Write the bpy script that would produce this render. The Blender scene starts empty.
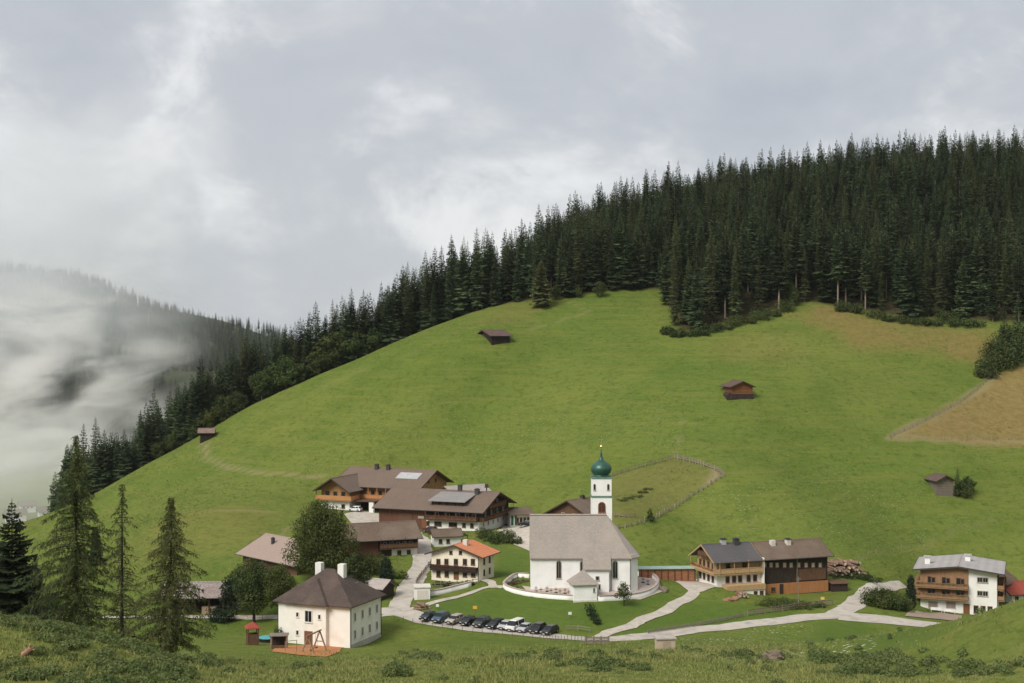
import bpy, math, random, time
import numpy as np
from mathutils import Vector, Matrix
R = math.radians
scene = bpy.context.scene
C = scene.collection
F, CX, CY, CAMZ = 1350.0, 512.0, 341.5, 60.0

# ------------------------------------------------------------------ camera
cam_data = bpy.data.cameras.new("camera")
cam = bpy.data.objects.new("camera", cam_data); C.objects.link(cam)
cam.location = (0, 0, CAMZ); cam.rotation_euler = (R(90), 0, 0)
cam_data.sensor_width = 36.0; cam_data.lens = F/1024*36.0
cam_data.clip_start = 0.5; cam_data.clip_end = 20000
scene.camera = cam

# ------------------------------------------------------------------ light, sky, exposure
SUN_EL, SUN_AZ = 44.0, -140.0        # azimuth from +Y, clockwise: behind the camera, from the left
scene.view_settings.view_transform = 'Standard'
scene.view_settings.look = 'None'
scene.view_settings.gamma = 1.0
scene.view_settings.exposure = 1.25
sun_d = bpy.data.lights.new("sun", 'SUN'); sun = bpy.data.objects.new("sun", sun_d); C.objects.link(sun)
sun_d.energy = 1.5; sun_d.angle = R(28); sun_d.color = (1.0, 0.95, 0.87)
sun.rotation_euler = (R(90-SUN_EL), 0, R(180-SUN_AZ)); sun.location = (0, -50, 400)
world = bpy.data.worlds.new("World"); scene.world = world; world.use_nodes = True
def build_world():
    nt = world.node_tree; N = nt.nodes; L = nt.links; N.clear()
    out = N.new('ShaderNodeOutputWorld'); bg = N.new('ShaderNodeBackground'); bg.inputs['Strength'].default_value = 0.05
    sky = N.new('ShaderNodeTexSky'); sky.sky_type = 'NISHITA'; sky.sun_disc = False
    sky.sun_elevation = R(SUN_EL); sky.sun_rotation = R(SUN_AZ)
    tc = N.new('ShaderNodeTexCoord')
    mp = N.new('ShaderNodeMapping'); mp.inputs['Scale'].default_value = (1, 1, 1.5)
    L.new(tc.outputs['Generated'], mp.inputs['Vector'])
    def noise(scale, detail, rough, dist=0.0, off=(0, 0, 0)):
        m2 = N.new('ShaderNodeMapping'); m2.inputs['Location'].default_value = off; L.new(mp.outputs['Vector'], m2.inputs['Vector'])
        n = N.new('ShaderNodeTexNoise'); n.inputs['Scale'].default_value = scale; n.inputs['Detail'].default_value = detail
        n.inputs['Roughness'].default_value = rough; n.inputs['Distortion'].default_value = dist
        L.new(m2.outputs['Vector'], n.inputs['Vector']); return n
    def ramp(src, pts):
        r = N.new('ShaderNodeValToRGB'); e = r.color_ramp.elements
        while len(e) < len(pts): e.new(0.5)
        for el, (p, c) in zip(e, pts): el.position = p; el.color = (*c, 1)
        r.color_ramp.interpolation = 'EASE'
        L.new(src, r.inputs['Fac']); return r
    # the overcast deck: broad grey-blue banks with paler broken patches
    n1 = noise(3.6, 7, 0.56, 0.3, SKY_OFF1)
    n2 = noise(9.0, 9, 0.62, 0.4, SKY_OFF2)
    base = ramp(n1.outputs['Fac'], [(0.32, (4.05, 4.28, 4.75)), (0.50, (4.7, 4.9, 5.25)), (0.64, (5.9, 5.98, 6.12))])
    puff = ramp(n2.outputs['Fac'], [(0.44, (0, 0, 0)), (0.66, (1, 1, 1))])
    gate = ramp(n1.outputs['Fac'], [(0.44, (0.05, 0.05, 0.05)), (0.60, (1, 1, 1))])
    mul = N.new('ShaderNodeMath'); mul.operation = 'MULTIPLY'
    L.new(puff.outputs['Color'], mul.inputs[0]); L.new(gate.outputs['Color'], mul.inputs[1])
    mx = N.new('ShaderNodeMix'); mx.data_type = 'RGBA'
    L.new(mul.outputs[0], mx.inputs['Factor']); L.new(base.outputs['Color'], mx.inputs['A']); mx.inputs['B'].default_value = (7.5, 7.5, 7.55, 1)
    mx2 = N.new('ShaderNodeMix'); mx2.data_type = 'RGBA'; mx2.inputs['Factor'].default_value = 0.92
    L.new(sky.outputs['Color'], mx2.inputs['A']); L.new(mx.outputs['Result'], mx2.inputs['B'])
    L.new(mx2.outputs['Result'], bg.inputs['Color']); L.new(bg.outputs['Background'], out.inputs['Surface'])
SKY_OFF1 = (0.35, 0.1, 0.2); SKY_OFF2 = (1.3, 0.4, 2.1)
build_world()
scene.cycles.use_denoising = True
scene.cycles.volume_step_rate = 0.5
scene.cycles.volume_max_steps = 256
scene.cycles.max_bounces = 10; scene.cycles.diffuse_bounces = 4; scene.cycles.transparent_max_bounces = 12
scene.cycles.volume_bounces = 6

# ------------------------------------------------------------------ materials
def new_mat(name):
    m = bpy.data.materials.new(name); m.use_nodes = True
    nt = m.node_tree; b = nt.nodes['Principled BSDF']; b.inputs['Specular IOR Level'].default_value = 0.2
    return m, nt, nt.nodes, nt.links, b
MATS = {}
def M(name, c1, c2=None, scale=1.5, rough=0.85, stretch=(1, 1, 1), bump=0.0, spec=0.2, metal=0.0, rnd=0.0, wear=None):
    """two-tone noise material; stretch elongates the grain, rnd varies whole objects, wear adds broken stains"""
    if name in MATS: return MATS[name]
    m, nt, N, L, b = new_mat(name)
    c2 = c2 or tuple(x*0.75 for x in c1)
    tc = N.new('ShaderNodeTexCoord'); mp = N.new('ShaderNodeMapping'); mp.inputs['Scale'].default_value = stretch
    L.new(tc.outputs['Object'], mp.inputs['Vector'])
    oi = N.new('ShaderNodeObjectInfo')
    va = N.new('ShaderNodeVectorMath'); va.operation = 'ADD'; L.new(mp.outputs['Vector'], va.inputs[0])
    vm = N.new('ShaderNodeMath'); vm.operation = 'MULTIPLY'; vm.inputs[1].default_value = 37.0; L.new(oi.outputs['Random'], vm.inputs[0])
    L.new(vm.outputs[0], va.inputs[1])
    n = N.new('ShaderNodeTexNoise'); n.inputs['Scale'].default_value = scale; n.inputs['Detail'].default_value = 5; n.inputs['Roughness'].default_value = 0.65
    L.new(va.outputs[0], n.inputs['Vector'])
    r = N.new('ShaderNodeValToRGB'); r.color_ramp.elements[0].position = 0.32; r.color_ramp.elements[1].position = 0.68
    r.color_ramp.elements[0].color = (*c2, 1); r.color_ramp.elements[1].color = (*c1, 1); L.new(n.outputs['Fac'], r.inputs['Fac'])
    col = r.outputs['Color']
    if wear:
        n3 = N.new('ShaderNodeTexNoise'); n3.inputs['Scale'].default_value = 0.45; n3.inputs['Detail'].default_value = 6; L.new(tc.outputs['Object'], n3.inputs['Vector'])
        r3 = N.new('ShaderNodeValToRGB'); r3.color_ramp.elements[0].position = 0.5; r3.color_ramp.elements[1].position = 0.72
        r3.color_ramp.elements[0].color = (0, 0, 0, 1); r3.color_ramp.elements[1].color = (0.7, 0.7, 0.7, 1); L.new(n3.outputs['Fac'], r3.inputs['Fac'])
        mx = N.new('ShaderNodeMix'); mx.data_type = 'RGBA'; L.new(r3.outputs['Color'], mx.inputs['Factor']); L.new(col, mx.inputs['A']); mx.inputs['B'].default_value = (*wear, 1); col = mx.outputs['Result']
    if rnd:
        hs = N.new('ShaderNodeHueSaturation'); mr = N.new('ShaderNodeMapRange'); mr.inputs['To Min'].default_value = 1-rnd; mr.inputs['To Max'].default_value = 1+rnd
        L.new(oi.outputs['Random'], mr.inputs['Value']); L.new(mr.outputs['Result'], hs.inputs['Value']); L.new(col, hs.inputs['Color']); col = hs.outputs['Color']
    L.new(col, b.inputs['Base Color'])
    b.inputs['Roughness'].default_value = rough; b.inputs['Specular IOR Level'].default_value = spec; b.inputs['Metallic'].default_value = metal
    if bump:
        bp = N.new('ShaderNodeBump'); bp.inputs['Strength'].default_value = bump; bp.inputs['Distance'].default_value = 0.08; L.new(n.outputs['Fac'], bp.inputs['Height']); L.new(bp.outputs['Normal'], b.inputs['Normal'])
    MATS[name] = m; return m
def leaf_mat(name, dark, light, rnd=0.25, nscale=0.35, trans=0.25, hue=0.015):
    """foliage: clump-to-clump and tree-to-tree variation, a little light let through"""
    if name in MATS: return MATS[name]
    m, nt, N, L, b = new_mat(name)
    tc = N.new('ShaderNodeTexCoord'); oi = N.new('ShaderNodeObjectInfo')
    n = N.new('ShaderNodeTexNoise'); n.inputs['Scale'].default_value = nscale; n.inputs['Detail'].default_value = 4; n.inputs['Roughness'].default_value = 0.7
    va = N.new('ShaderNodeVectorMath'); va.operation = 'ADD'; L.new(tc.outputs['Object'], va.inputs[0])
    vm = N.new('ShaderNodeMath'); vm.operation = 'MULTIPLY'; vm.inputs[1].default_value = 91.0; L.new(oi.outputs['Random'], vm.inputs[0]); L.new(vm.outputs[0], va.inputs[1])
    L.new(va.outputs[0], n.inputs['Vector'])
    r = N.new('ShaderNodeValToRGB'); r.color_ramp.elements[0].position = 0.35; r.color_ramp.elements[1].position = 0.7
    r.color_ramp.elements[0].color = (*dark, 1); r.color_ramp.elements[1].color = (*light, 1); L.new(n.outputs['Fac'], r.inputs['Fac'])
    hs = N.new('ShaderNodeHueSaturation'); mr = N.new('ShaderNodeMapRange'); mr.inputs['To Min'].default_value = 1-rnd; mr.inputs['To Max'].default_value = 1+rnd
    L.new(oi.outputs['Random'], mr.inputs['Value']); L.new(mr.outputs['Result'], hs.inputs['Value'])
    mh = N.new('ShaderNodeMapRange'); mh.inputs['To Min'].default_value = 0.5-hue; mh.inputs['To Max'].default_value = 0.5+hue
    fr = N.new('ShaderNodeMath'); fr.operation = 'FRACT'; m7 = N.new('ShaderNodeMath'); m7.operation = 'MULTIPLY'; m7.inputs[1].default_value = 7.31
    L.new(oi.outputs['Random'], m7.inputs[0]); L.new(m7.outputs[0], fr.inputs[0]); L.new(fr.outputs[0], mh.inputs['Value']); L.new(mh.outputs['Result'], hs.inputs['Hue'])
    L.new(r.outputs['Color'], hs.inputs['Color']); L.new(hs.outputs['Color'], b.inputs['Base Color'])
    b.inputs['Roughness'].default_value = 0.7; b.inputs['Specular IOR Level'].default_value = 0.15
    tr = N.new('ShaderNodeBsdfTranslucent'); L.new(hs.outputs['Color'], tr.inputs['Color'])
    mx = N.new('ShaderNodeMixShader'); mx.inputs['Fac'].default_value = trans+0.13
    L.new(b.outputs['BSDF'], mx.inputs[1]); L.new(tr.outputs['BSDF'], mx.inputs[2]); L.new(mx.outputs['Shader'], N['Material Output'].inputs['Surface'])
    MATS[name] = m; return m

# ------------------------------------------------------------------ object helpers
def tag(o, label=None, cat=None, group=None, kind=None):
    if label: o['label'] = label
    if cat: o['category'] = cat
    if group: o['group'] = group
    if kind: o['kind'] = kind
    return o
def thing(name, label, cat, loc=(0, 0, 0), rz=0.0, group=None):
    o = bpy.data.objects.new(name, None); C.objects.link(o); o.location = loc; o.rotation_euler = (0, 0, rz)
    o.empty_display_size = 0.5
    return tag(o, label, cat, group)
def link(name, me, parent=None, loc=(0, 0, 0), rz=0.0, m=None):
    o = bpy.data.objects.new(name, me); C.objects.link(o)
    if parent is not None: o.parent = parent
    o.location = loc; o.rotation_euler = (0, 0, rz)
    if m is not None and not me.materials: me.materials.append(m)
    return o
def np_mesh(name, V, Fc, m=None, smooth=False):
    """fast mesh from arrays; Fc is (n,3) or (n,4)"""
    me = bpy.data.meshes.new(name); V = np.asarray(V, dtype=np.float32); Fc = np.asarray(Fc, dtype=np.int32)
    k = Fc.shape[1]; me.vertices.add(len(V)); me.vertices.foreach_set('co', V.ravel())
    me.loops.add(Fc.size); me.loops.foreach_set('vertex_index', Fc.ravel())
    me.polygons.add(len(Fc)); me.polygons.foreach_set('loop_start', np.arange(0, Fc.size, k, dtype=np.int32))
    me.polygons.foreach_set('loop_total', np.full(len(Fc), k, dtype=np.int32))
    if smooth: me.polygons.foreach_set('use_smooth', np.ones(len(Fc), dtype=bool))
    me.update(calc_edges=True)
    if m is not None: me.materials.append(m)
    return me
class MB:
    def __init__(s): s.v = []; s.f = []
    def add(s, vs, fs):
        n = len(s.v); s.v += [tuple(v) for v in vs]; s.f += [tuple(i+n for i in f) for f in fs]; return s
    def box(s, x0, x1, y0, y1, z0, z1):
        return s.add([(x0,y0,z0),(x1,y0,z0),(x1,y1,z0),(x0,y1,z0),(x0,y0,z1),(x1,y0,z1),(x1,y1,z1),(x0,y1,z1)],
                     [(0,3,2,1),(4,5,6,7),(0,1,5,4),(1,2,6,5),(2,3,7,6),(3,0,4,7)])
    def prism(s, pts, a0, a1, axis='X'):
        """polygon in the plane across an axis, pushed along it. X: pts (y,z); Y: pts (x,z); Z: pts (x,y)"""
        n = len(pts)
        def P(a, p): return (a, p[0], p[1]) if axis == 'X' else ((p[0], a, p[1]) if axis == 'Y' else (p[0], p[1], a))
        vs = [P(a0, p) for p in pts]+[P(a1, p) for p in pts]
        fs = [tuple(range(n-1, -1, -1)), tuple(range(n, 2*n))]+[(i, (i+1) % n, (i+1) % n+n, i+n) for i in range(n)]
        return s.add(vs, fs)
    def bar(s, p, q, w=0.1, h=None, sides=4):
        p = Vector(p); q = Vector(q); d = (q-p)
        if d.length < 1e-6: return s
        d.normalize(); up = Vector((0, 0, 1)) if abs(d.z) < 0.95 else Vector((1, 0, 0))
        a = d.cross(up).normalized(); b = a.cross(d); h = h or w; vs = []
        for e in (p, q):
            for k in range(sides):
                t = 2*math.pi*(k+0.5)/sides; g = 1/math.cos(math.pi/sides) if sides == 4 else 1
                vs.append(e+a*(math.cos(t)*w/2*g)+b*(math.sin(t)*h/2*g))
        fs = [(k, (k+1) % sides, (k+1) % sides+sides, k+sides) for k in range(sides)]
        return s.add(vs, fs+[tuple(range(sides-1, -1, -1)), tuple(range(sides, 2*sides))])
    def lathe(s, prof, n=16, c=(0, 0)):
        vs = []; fs = []
        for r_, z in prof:
            for k in range(n): t = 2*math.pi*k/n; vs.append((c[0]+r_*math.cos(t), c[1]+r_*math.sin(t), z))
        for i in range(len(prof)-1):
            for k in range(n): fs.append((i*n+k, i*n+(k+1) % n, (i+1)*n+(k+1) % n, (i+1)*n+k))
        fs.append(tuple(range(n-1, -1, -1))); fs.append(tuple(range((len(prof)-1)*n, len(prof)*n)))
        return s.add(vs, fs)
    def mesh(s, name, m=None, smooth=False):
        me = bpy.data.meshes.new(name); me.from_pydata(s.v, [], s.f); me.update()
        if smooth: me.polygons.foreach_set('use_smooth', [True]*len(me.polygons))
        if m is not None: me.materials.append(m)
        return me
    def build(s, name, m, parent=None, loc=(0, 0, 0), rz=0.0, smooth=False):
        return link(name, s.mesh(name, m, smooth), parent, loc, rz)

# ------------------------------------------------------------------ terrain: a height surface through surveyed points
CP = [  # (image x, image y, distance) of ground seen in the photograph
 # foreground rim
 (-60,683,92),(50,683,95),(200,683,106),(300,683,112),(450,683,113),(600,683,112),(800,683,110),(1000,683,106),(1120,683,100),
 (-60,612,112),(0,621,110),(60,630,110),(130,649,112),(190,668,114),
 (240,672,128),(300,668,145),(430,664,130),(560,662,130),(700,662,130),(820,664,128),
 (1024,602,128),(960,628,130),(905,652,131),(1024,642,116),(950,670,116),(1090,578,126),
 (-20,656,158),(75,656,156),(125,664,150),(172,668,142),
 (300,656,190),(220,650,205),(400,655,190),(450,641,213),(250,646,216),(560,652,180),
 (600,652,158),(700,648,168),(755,636,202),(830,648,185),(880,652,185),
 # valley floor
 (350,648,229),(279,640,236),(381,638,238),(200,617,262),(268,617,262),(100,617,262),(0,617,262),(225,600,275),
 (395,613,248),(440,626,241),(500,633,237),(560,638,232),(600,641,230),(650,637,236),(700,630,242),(760,623,247),(810,617,251),
 (835,613,254),(859,597,268),(881,584,282),(863,617,251),(945,626,250),(900,632,242),
 (425,606,252),(500,620,246),(560,626,242),(600,632,238),(655,612,252),(690,597,262),(690,583,275),
 (400,603,256),(411,585,270),(420,565,288),(424,550,302),(416,535,318),
 (431,590,268),(470,592,264),(503,587,262),(479,581.4,272),(431,577,279),(494,575,282),
 # churchyard terrace
 (530,592,258),(580,592,257),(638,588,262),(660,586,264),(640,578,272),(545,575,272),(588,603,251),(520,600,256),(640,600,256),(560,548,300),
 # right farm
 (717,587,266),(697,581,275),(760,598.5,266),(792,597.5,269),(828,596,273),(770,607,258),(820,606,261),(846,582,284),(760,570,292),(700,566,296),(640,575,285),
 # hotel
 (920,610.5,289),(940,613,286),(962,616,284),(905,607,284),(910,615,274),(945,620,268),(997,616,285),(1012,604,300),(1060,600,300),(960,590,312),(900,585,296),
 # farm terrace on the left
 (479,531,322),(379,522,342),(510,524,338),(525,524,335),(350,562,290),(417,559,290),(348,511,352),(418,511,356),(448,503,368),(321,504,364),(365,518,345),
 (560,513,318),(592,510,322),(295,578,278),(238,560,305),(300,545,320),
 # meadow hillside
 (105,488,432),(150,462,434),(205,436,438),(250,410,442),(300,385,446),(350,362,451),(400,340,457),(450,322,463),(510,304,470),(560,295,475),(610,290,479),(655,289,481),
 (490,346,426),(740,399,376),(668,338,432),(720,328,440),(790,312,452),(830,306,456),(890,318,449),(990,324,442),(1060,322,440),
 (400,430,398),(600,430,374),(800,450,356),(950,496,344),(600,495,320),(250,480,385),(180,520,345),(215,570,305),(120,560,330),(40,540,395),(0,540,400),(-60,550,400),
 (880,560,305),(1000,560,325),(1080,560,325),(1000,440,374),(890,438,366),(1000,372,414),(1080,400,395),(675,458,346),(720,475,330),(625,524,303),(600,500,316),
 (500,380,416),(320,440,405),(420,480,386),(520,480,366),(700,370,402),(860,370,404),(550,335,440),(960,360,420),(700,520,315),(820,520,315),
]
def px2w(px, py, d): return ((px-CX)/F*d, d, CAMZ-(py-CY)/F*d)
P = [px2w(*c) for c in CP]
P += [(x, y, CAMZ+z) for x, y, z in [  # ground not seen: under the camera, behind the crest, beneath the forest, outside the frame
 (0,0,-2.2),(-60,0,-3),(60,0,-2),(0,50,-15.8),(-50,60,-17),(50,55,-15.5),(0,88,-24.4),(-120,40,-14),(120,40,-8),(-150,110,-28),(150,110,-16),(0,-60,6),(-150,-60,6),(150,-60,10),
 (-135,472,-55),(-170,478,-66),(-118,478,-43),(-95,488,-27),(-60,495,-17),(-24,505,6),(20,530,24),(60,570,42),(-160,520,-78),(-100,540,-48),(-50,560,-20),(-220,440,-80),(-220,520,-110),
 (85,600,50),(140,620,60),(230,600,64),(180,660,72),(280,660,75),(80,660,54),(110,720,62),(220,740,78),(320,740,80),(20,620,34),(-20,660,10),(-100,660,-60),(-200,660,-120),
 (120,520,31),(180,520,37),(240,520,40),(60,500,24),(330,560,52),(330,460,20),(300,400,5),(300,340,-18),(280,290,-38),(280,220,-40),
 (-260,350,-62),(-330,420,-85),(-260,262,-56),(-260,160,-42),(150,500,22),(200,480,19),(240,470,17)]]
P = np.array(P)
SC = 100.0
def tps_fit(P, lam=0.002):
    n = len(P); xy = P[:, :2]/SC
    d2 = ((xy[:, None]-xy[None])**2).sum(2); K = 0.5*d2*np.log(d2+1e-12); K[np.diag_indices(n)] = lam
    Q = np.hstack([np.ones((n, 1)), xy]); A = np.zeros((n+3, n+3)); A[:n, :n] = K; A[:n, n:] = Q; A[n:, :n] = Q.T
    return np.linalg.solve(A, np.concatenate([P[:, 2], np.zeros(3)])), xy
W_, XY_ = tps_fit(P)
def tps(x, y):
    x = np.ravel(x)/SC; y = np.ravel(y)/SC; out = np.empty(len(x)); n = len(XY_)
    for i in range(0, len(x), 20000):
        xx = x[i:i+20000]; yy = y[i:i+20000]
        d2 = (xx[:, None]-XY_[:, 0])**2+(yy[:, None]-XY_[:, 1])**2
        out[i:i+20000] = (0.5*d2*np.log(d2+1e-12))@W_[:n]+W_[n]+W_[n+1]*xx+W_[n+2]*yy
    return out
def sstep(a, b, x): t = np.clip((x-a)/(b-a), 0, 1); return t*t*(3-2*t)
def vnoise(x, y, s, seed=0):
    """smooth value noise in [-1,1]"""
    x = np.asarray(x)/s; y = np.asarray(y)/s; xi = np.floor(x).astype(np.int64); yi = np.floor(y).astype(np.int64); fx = x-xi; fy = y-yi
    fx = fx*fx*(3-2*fx); fy = fy*fy*(3-2*fy)
    def h(a, b):
        t = (a*374761393+b*668265263+seed*974634777) & 0xFFFFFFFF; t = ((t ^ (t >> 13))*1274126177) & 0xFFFFFFFF
        return ((t ^ (t >> 16)) & 0xFFFF)/32767.5-1
    return (h(xi, yi)*(1-fx)+h(xi+1, yi)*fx)*(1-fy)+(h(xi, yi+1)*(1-fx)+h(xi+1, yi+1)*fx)*fy
def far_z(x, y):
    up = CAMZ-150+222*sstep(-170, 120, x-0.05*(y-600))
    return up*(1-sstep(1200, 3000, y))+(CAMZ-150)*sstep(1200, 3000, y)
def height_fn(x, y):
    x = np.ravel(np.asarray(x, float)); y = np.ravel(np.asarray(y, float))
    out = np.maximum(np.maximum(-280-x, x-330), np.maximum(-60-y, y-690)); w = 1-sstep(0, 320, out)
    z = tps(np.clip(x, -420, 460), np.clip(y, -160, 860))*w+far_z(x, y)*(1-w)
    z += (0.35*vnoise(x, y, 23, 1)+0.16*vnoise(x, y, 9, 2)+0.06*vnoise(x, y, 4.1, 3))*np.clip((y-20)/80, 0, 1)*(0.35+0.65*sstep(290, 340, y)+0.5*(1-sstep(130, 170, y)))
    return z
def axis_pts(lo, hi, step, far_lo, far_hi, g=1.13):
    a = list(np.arange(lo, hi+1e-6, step)); s = step; p = hi
    while p < far_hi: s *= g; p += s; a.append(p)
    s = step; p = lo
    while p > far_lo: s *= g; p -= s; a.insert(0, p)
    return np.array(a)
GX = axis_pts(-200, 200, 2.0, -6000, 6000); GY = axis_pts(86, 500, 2.0, -700, 9000)
GZ = height_fn(*np.meshgrid(GX, GY)).reshape(len(GY), len(GX))
def gz(x, y):
    x = np.asarray(x, float); y = np.asarray(y, float)
    i = np.clip(np.searchsorted(GX, x)-1, 0, len(GX)-2); j = np.clip(np.searchsorted(GY, y)-1, 0, len(GY)-2)
    fx = (x-GX[i])/(GX[i+1]-GX[i]); fy = (y-GY[j])/(GY[j+1]-GY[j])
    return (GZ[j, i]*(1-fx)+GZ[j, i+1]*fx)*(1-fy)+(GZ[j+1, i]*(1-fx)+GZ[j+1, i+1]*fx)*fy
def at(px, py, dmin=88.0, dmax=900.0):
    """the ground point seen at an image position"""
    d = np.arange(dmin, dmax, 0.5); x = (px-CX)/F*d; z = CAMZ-(py-CY)/F*d; below = z < gz(x, d)
    k = int(np.argmax(below[1:] & ~below[:-1])) if (below[1:] & ~below[:-1]).any() else (0 if below[0] else len(d)-2)
    lo, hi = d[k], d[k+1]
    for _ in range(20):
        m = (lo+hi)/2
        if CAMZ-(py-CY)/F*m < gz((px-CX)/F*m, m): hi = m
        else: lo = m
    return Vector(((px-CX)/F*lo, lo, float(gz((px-CX)/F*lo, lo))))
def on(px, d): x = (px-CX)/F*d; return Vector((x, d, float(gz(x, d))))
def G(x, y): return Vector((x, y, float(gz(x, y))))
def pix(p): return (CX+F*p[0]/p[1], CY-F*(p[2]-CAMZ)/p[1])
def in_poly(x, y, poly):
    ins = np.zeros(np.shape(x), bool); n = len(poly)
    for i in range(n):
        x0, y0 = poly[i][:2]; x1, y1 = poly[(i+1) % n][:2]
        c = ((y0 > y) != (y1 > y)) & (x < (x1-x0)*(y-y0)/((y1-y0) or 1e-9)+x0); ins ^= c
    return ins
def poly_dist(x, y, poly, closed=True):
    best = np.full(np.shape(x), 1e9); n = len(poly)
    for i in range(n if closed else n-1):
        ax, ay = poly[i][:2]; bx, by = poly[(i+1) % n][:2]; dx, dy = bx-ax, by-ay
        t = np.clip(((x-ax)*dx+(y-ay)*dy)/(dx*dx+dy*dy+1e-9), 0, 1); best = np.minimum(best, np.hypot(x-ax-t*dx, y-ay-t*dy))
    return best
def mask(poly, soft, x, y, wob=2.0):
    x = x+wob*vnoise(x, y, 7, 11); y = y+wob*vnoise(x, y, 7, 12)
    d = poly_dist(x, y, poly); s = np.where(in_poly(x, y, poly), d, -d); return sstep(-soft, soft, s)
def apoly(pts, **k): return [tuple(at(a, b, **k)) for a, b in pts]
# ------------------------------------------------------------------ ground
def build_ground():
    X, Y = np.meshgrid(GX, GY); ny, nx = X.shape
    V = np.stack([X.ravel(), Y.ravel(), GZ.ravel()], 1)
    i = np.arange(nx-1)[None, :]+nx*np.arange(ny-1)[:, None]; i = i.ravel()
    me = np_mesh("ground", V, np.stack([i, i+1, i+nx+1, i+nx], 1), None, True)
    x, y = V[:, 0], V[:, 1]
    dry = 0.9*mask(apoly([(795,313),(832,306),(890,320),(992,326),(985,358),(930,358),(880,350),(835,338),(812,322)]), 5, x, y, 5)
    dry = np.maximum(dry, 0.5*mask(apoly([(450,328),(560,298),(560,306),(470,326)]), 4, x, y, 5))
    dry = np.maximum(dry, 0.35*sstep(0.35, 0.9, vnoise(x, y, 38, 31))*sstep(300, 340, y))
    brown = mask(apoly([(890,438),(925,420),(960,402),(1000,372),(1060,352),(1090,380),(1090,441)]), 1.2, x, y, 0.5)
    pad = mask(apoly([(606,480),(640,468),(675,458),(700,465),(722,475),(690,495),(660,512),(625,525),(606,520)]), 1.0, x, y, 0.6)
    lush = mask(apoly([(430,600),(505,588),(585,602),(668,592),(645,610),(590,632),(500,620),(440,612)]), 2, x, y, 1)
    lush = np.maximum(lush, mask(apoly([(660,612),(700,600),(770,608),(800,612),(740,624),(650,634),(615,634)]), 2, x, y, 1))
    lush = np.maximum(lush, mask(apoly([(812,622),(865,620),(945,632),(915,648),(870,656)]), 1.5, x, y, 0.6))
    lush = np.maximum(lush, mask(apoly([(495,545),(535,550),(525,590),(497,582)]), 2, x, y, 1))
    flower = 1.5*mask(apoly([(660,645),(740,630),(800,626),(870,655),(700,660)]), 6, x, y, 5)
    flower = np.maximum(flower, 0.22*mask(apoly([(200,480),(420,400),(560,390),(700,430),(560,460),(330,470),(250,500)]), 16, x, y, 9))
    flower = np.maximum(flower, 0.3*mask(apoly([(690,500),(820,470),(960,500),(860,550),(700,545)]), 14, x, y, 9))
    near = (1-sstep(150, 215, y+10*vnoise(x, y, 20, 5)))*(1-0.85*sstep(28, 36, x)*sstep(111, 117, y))
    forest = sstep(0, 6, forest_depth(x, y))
    track = np.zeros(len(x))
    for pts, w, a in TRACKS:
        line = [tuple(at(*p)) for p in pts]
        d = poly_dist(x+0.5*vnoise(x, y, 6, 8), y, line, False); track = np.maximum(track, a*(1-sstep(w*0.5, w, d)))
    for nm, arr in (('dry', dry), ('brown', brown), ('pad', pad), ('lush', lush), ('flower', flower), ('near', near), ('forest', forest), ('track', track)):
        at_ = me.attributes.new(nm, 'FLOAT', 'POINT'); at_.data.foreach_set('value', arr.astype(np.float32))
    m, nt, N, L, b = new_mat("meadow_grass")
    geo = N.new('ShaderNodeNewGeometry')
    def noise(scale, detail=4, rough=0.6, stretch=(1, 1, 1)):
        mp = N.new('ShaderNodeMapping'); mp.inputs['Scale'].default_value = stretch; L.new(geo.outputs['Position'], mp.inputs['Vector'])
        n = N.new('ShaderNodeTexNoise'); n.inputs['Scale'].default_value = scale; n.inputs['Detail'].default_value = detail; n.inputs['Roughness'].default_value = rough
        L.new(mp.outputs['Vector'], n.inputs['Vector']); return n.outputs['Fac']
    def rng(src, a, b_, lo=0.0, hi=1.0):
        r = N.new('ShaderNodeMapRange'); r.inputs['From Min'].default_value = a; r.inputs['From Max'].default_value = b_
        r.inputs['To Min'].default_value = lo; r.inputs['To Max'].default_value = hi; L.new(src, r.inputs['Value']); return r.outputs['Result']
    def mul(a, b_):
        q = N.new('ShaderNodeMath'); q.operation = 'MULTIPLY'; L.new(a, q.inputs[0])
        if isinstance(b_, (int, float)): q.inputs[1].default_value = b_
        else: L.new(b_, q.inputs[1])
        return q.outputs[0]
    def attr(n): q = N.new('ShaderNodeAttribute'); q.attribute_name = n; return q.outputs['Fac']
    def mix(fac, a, c):
        q = N.new('ShaderNodeMix'); q.data_type = 'RGBA'
        if isinstance(fac, float): q.inputs['Factor'].default_value = fac
        else: L.new(fac, q.inputs['Factor'])
        for v, s in ((a, 'A'), (c, 'B')):
            if isinstance(v, tuple): q.inputs[s].default_value = (*v, 1)
            else: L.new(v, q.inputs[s])
        return q.outputs['Result']
    big = noise(0.017, 4, 0.6); mid = noise(0.075, 5, 0.65); fine = noise(0.55, 6, 0.75); grain = noise(2.2, 4, 0.8, (1, 0.6, 1))
    col = mix(rng(big, 0.36, 0.64), GRASS_A, GRASS_B)
    col = mix(mul(rng(mid, 0.45, 0.7), 0.75), col, GRASS_C)
    col = mix(mul(rng(fine, 0.5, 0.68), 0.75), col, GRASS_D)
    col = mix(mul(rng(grain, 0.5, 0.7), 0.7), col, GRASS_E)
    band = noise(1.0, 5, 0.7, (0.045, 0.045, 0.85)); streak = noise(1.0, 4, 0.75, (0.16, 0.16, 2.6))
    col = mix(mul(rng(band, 0.50, 0.66), 0.5), col, (0.172, 0.174, 0.042))
    col = mix(mul(rng(streak, 0.54, 0.70), 0.42), col, GRASS_D)
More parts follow.
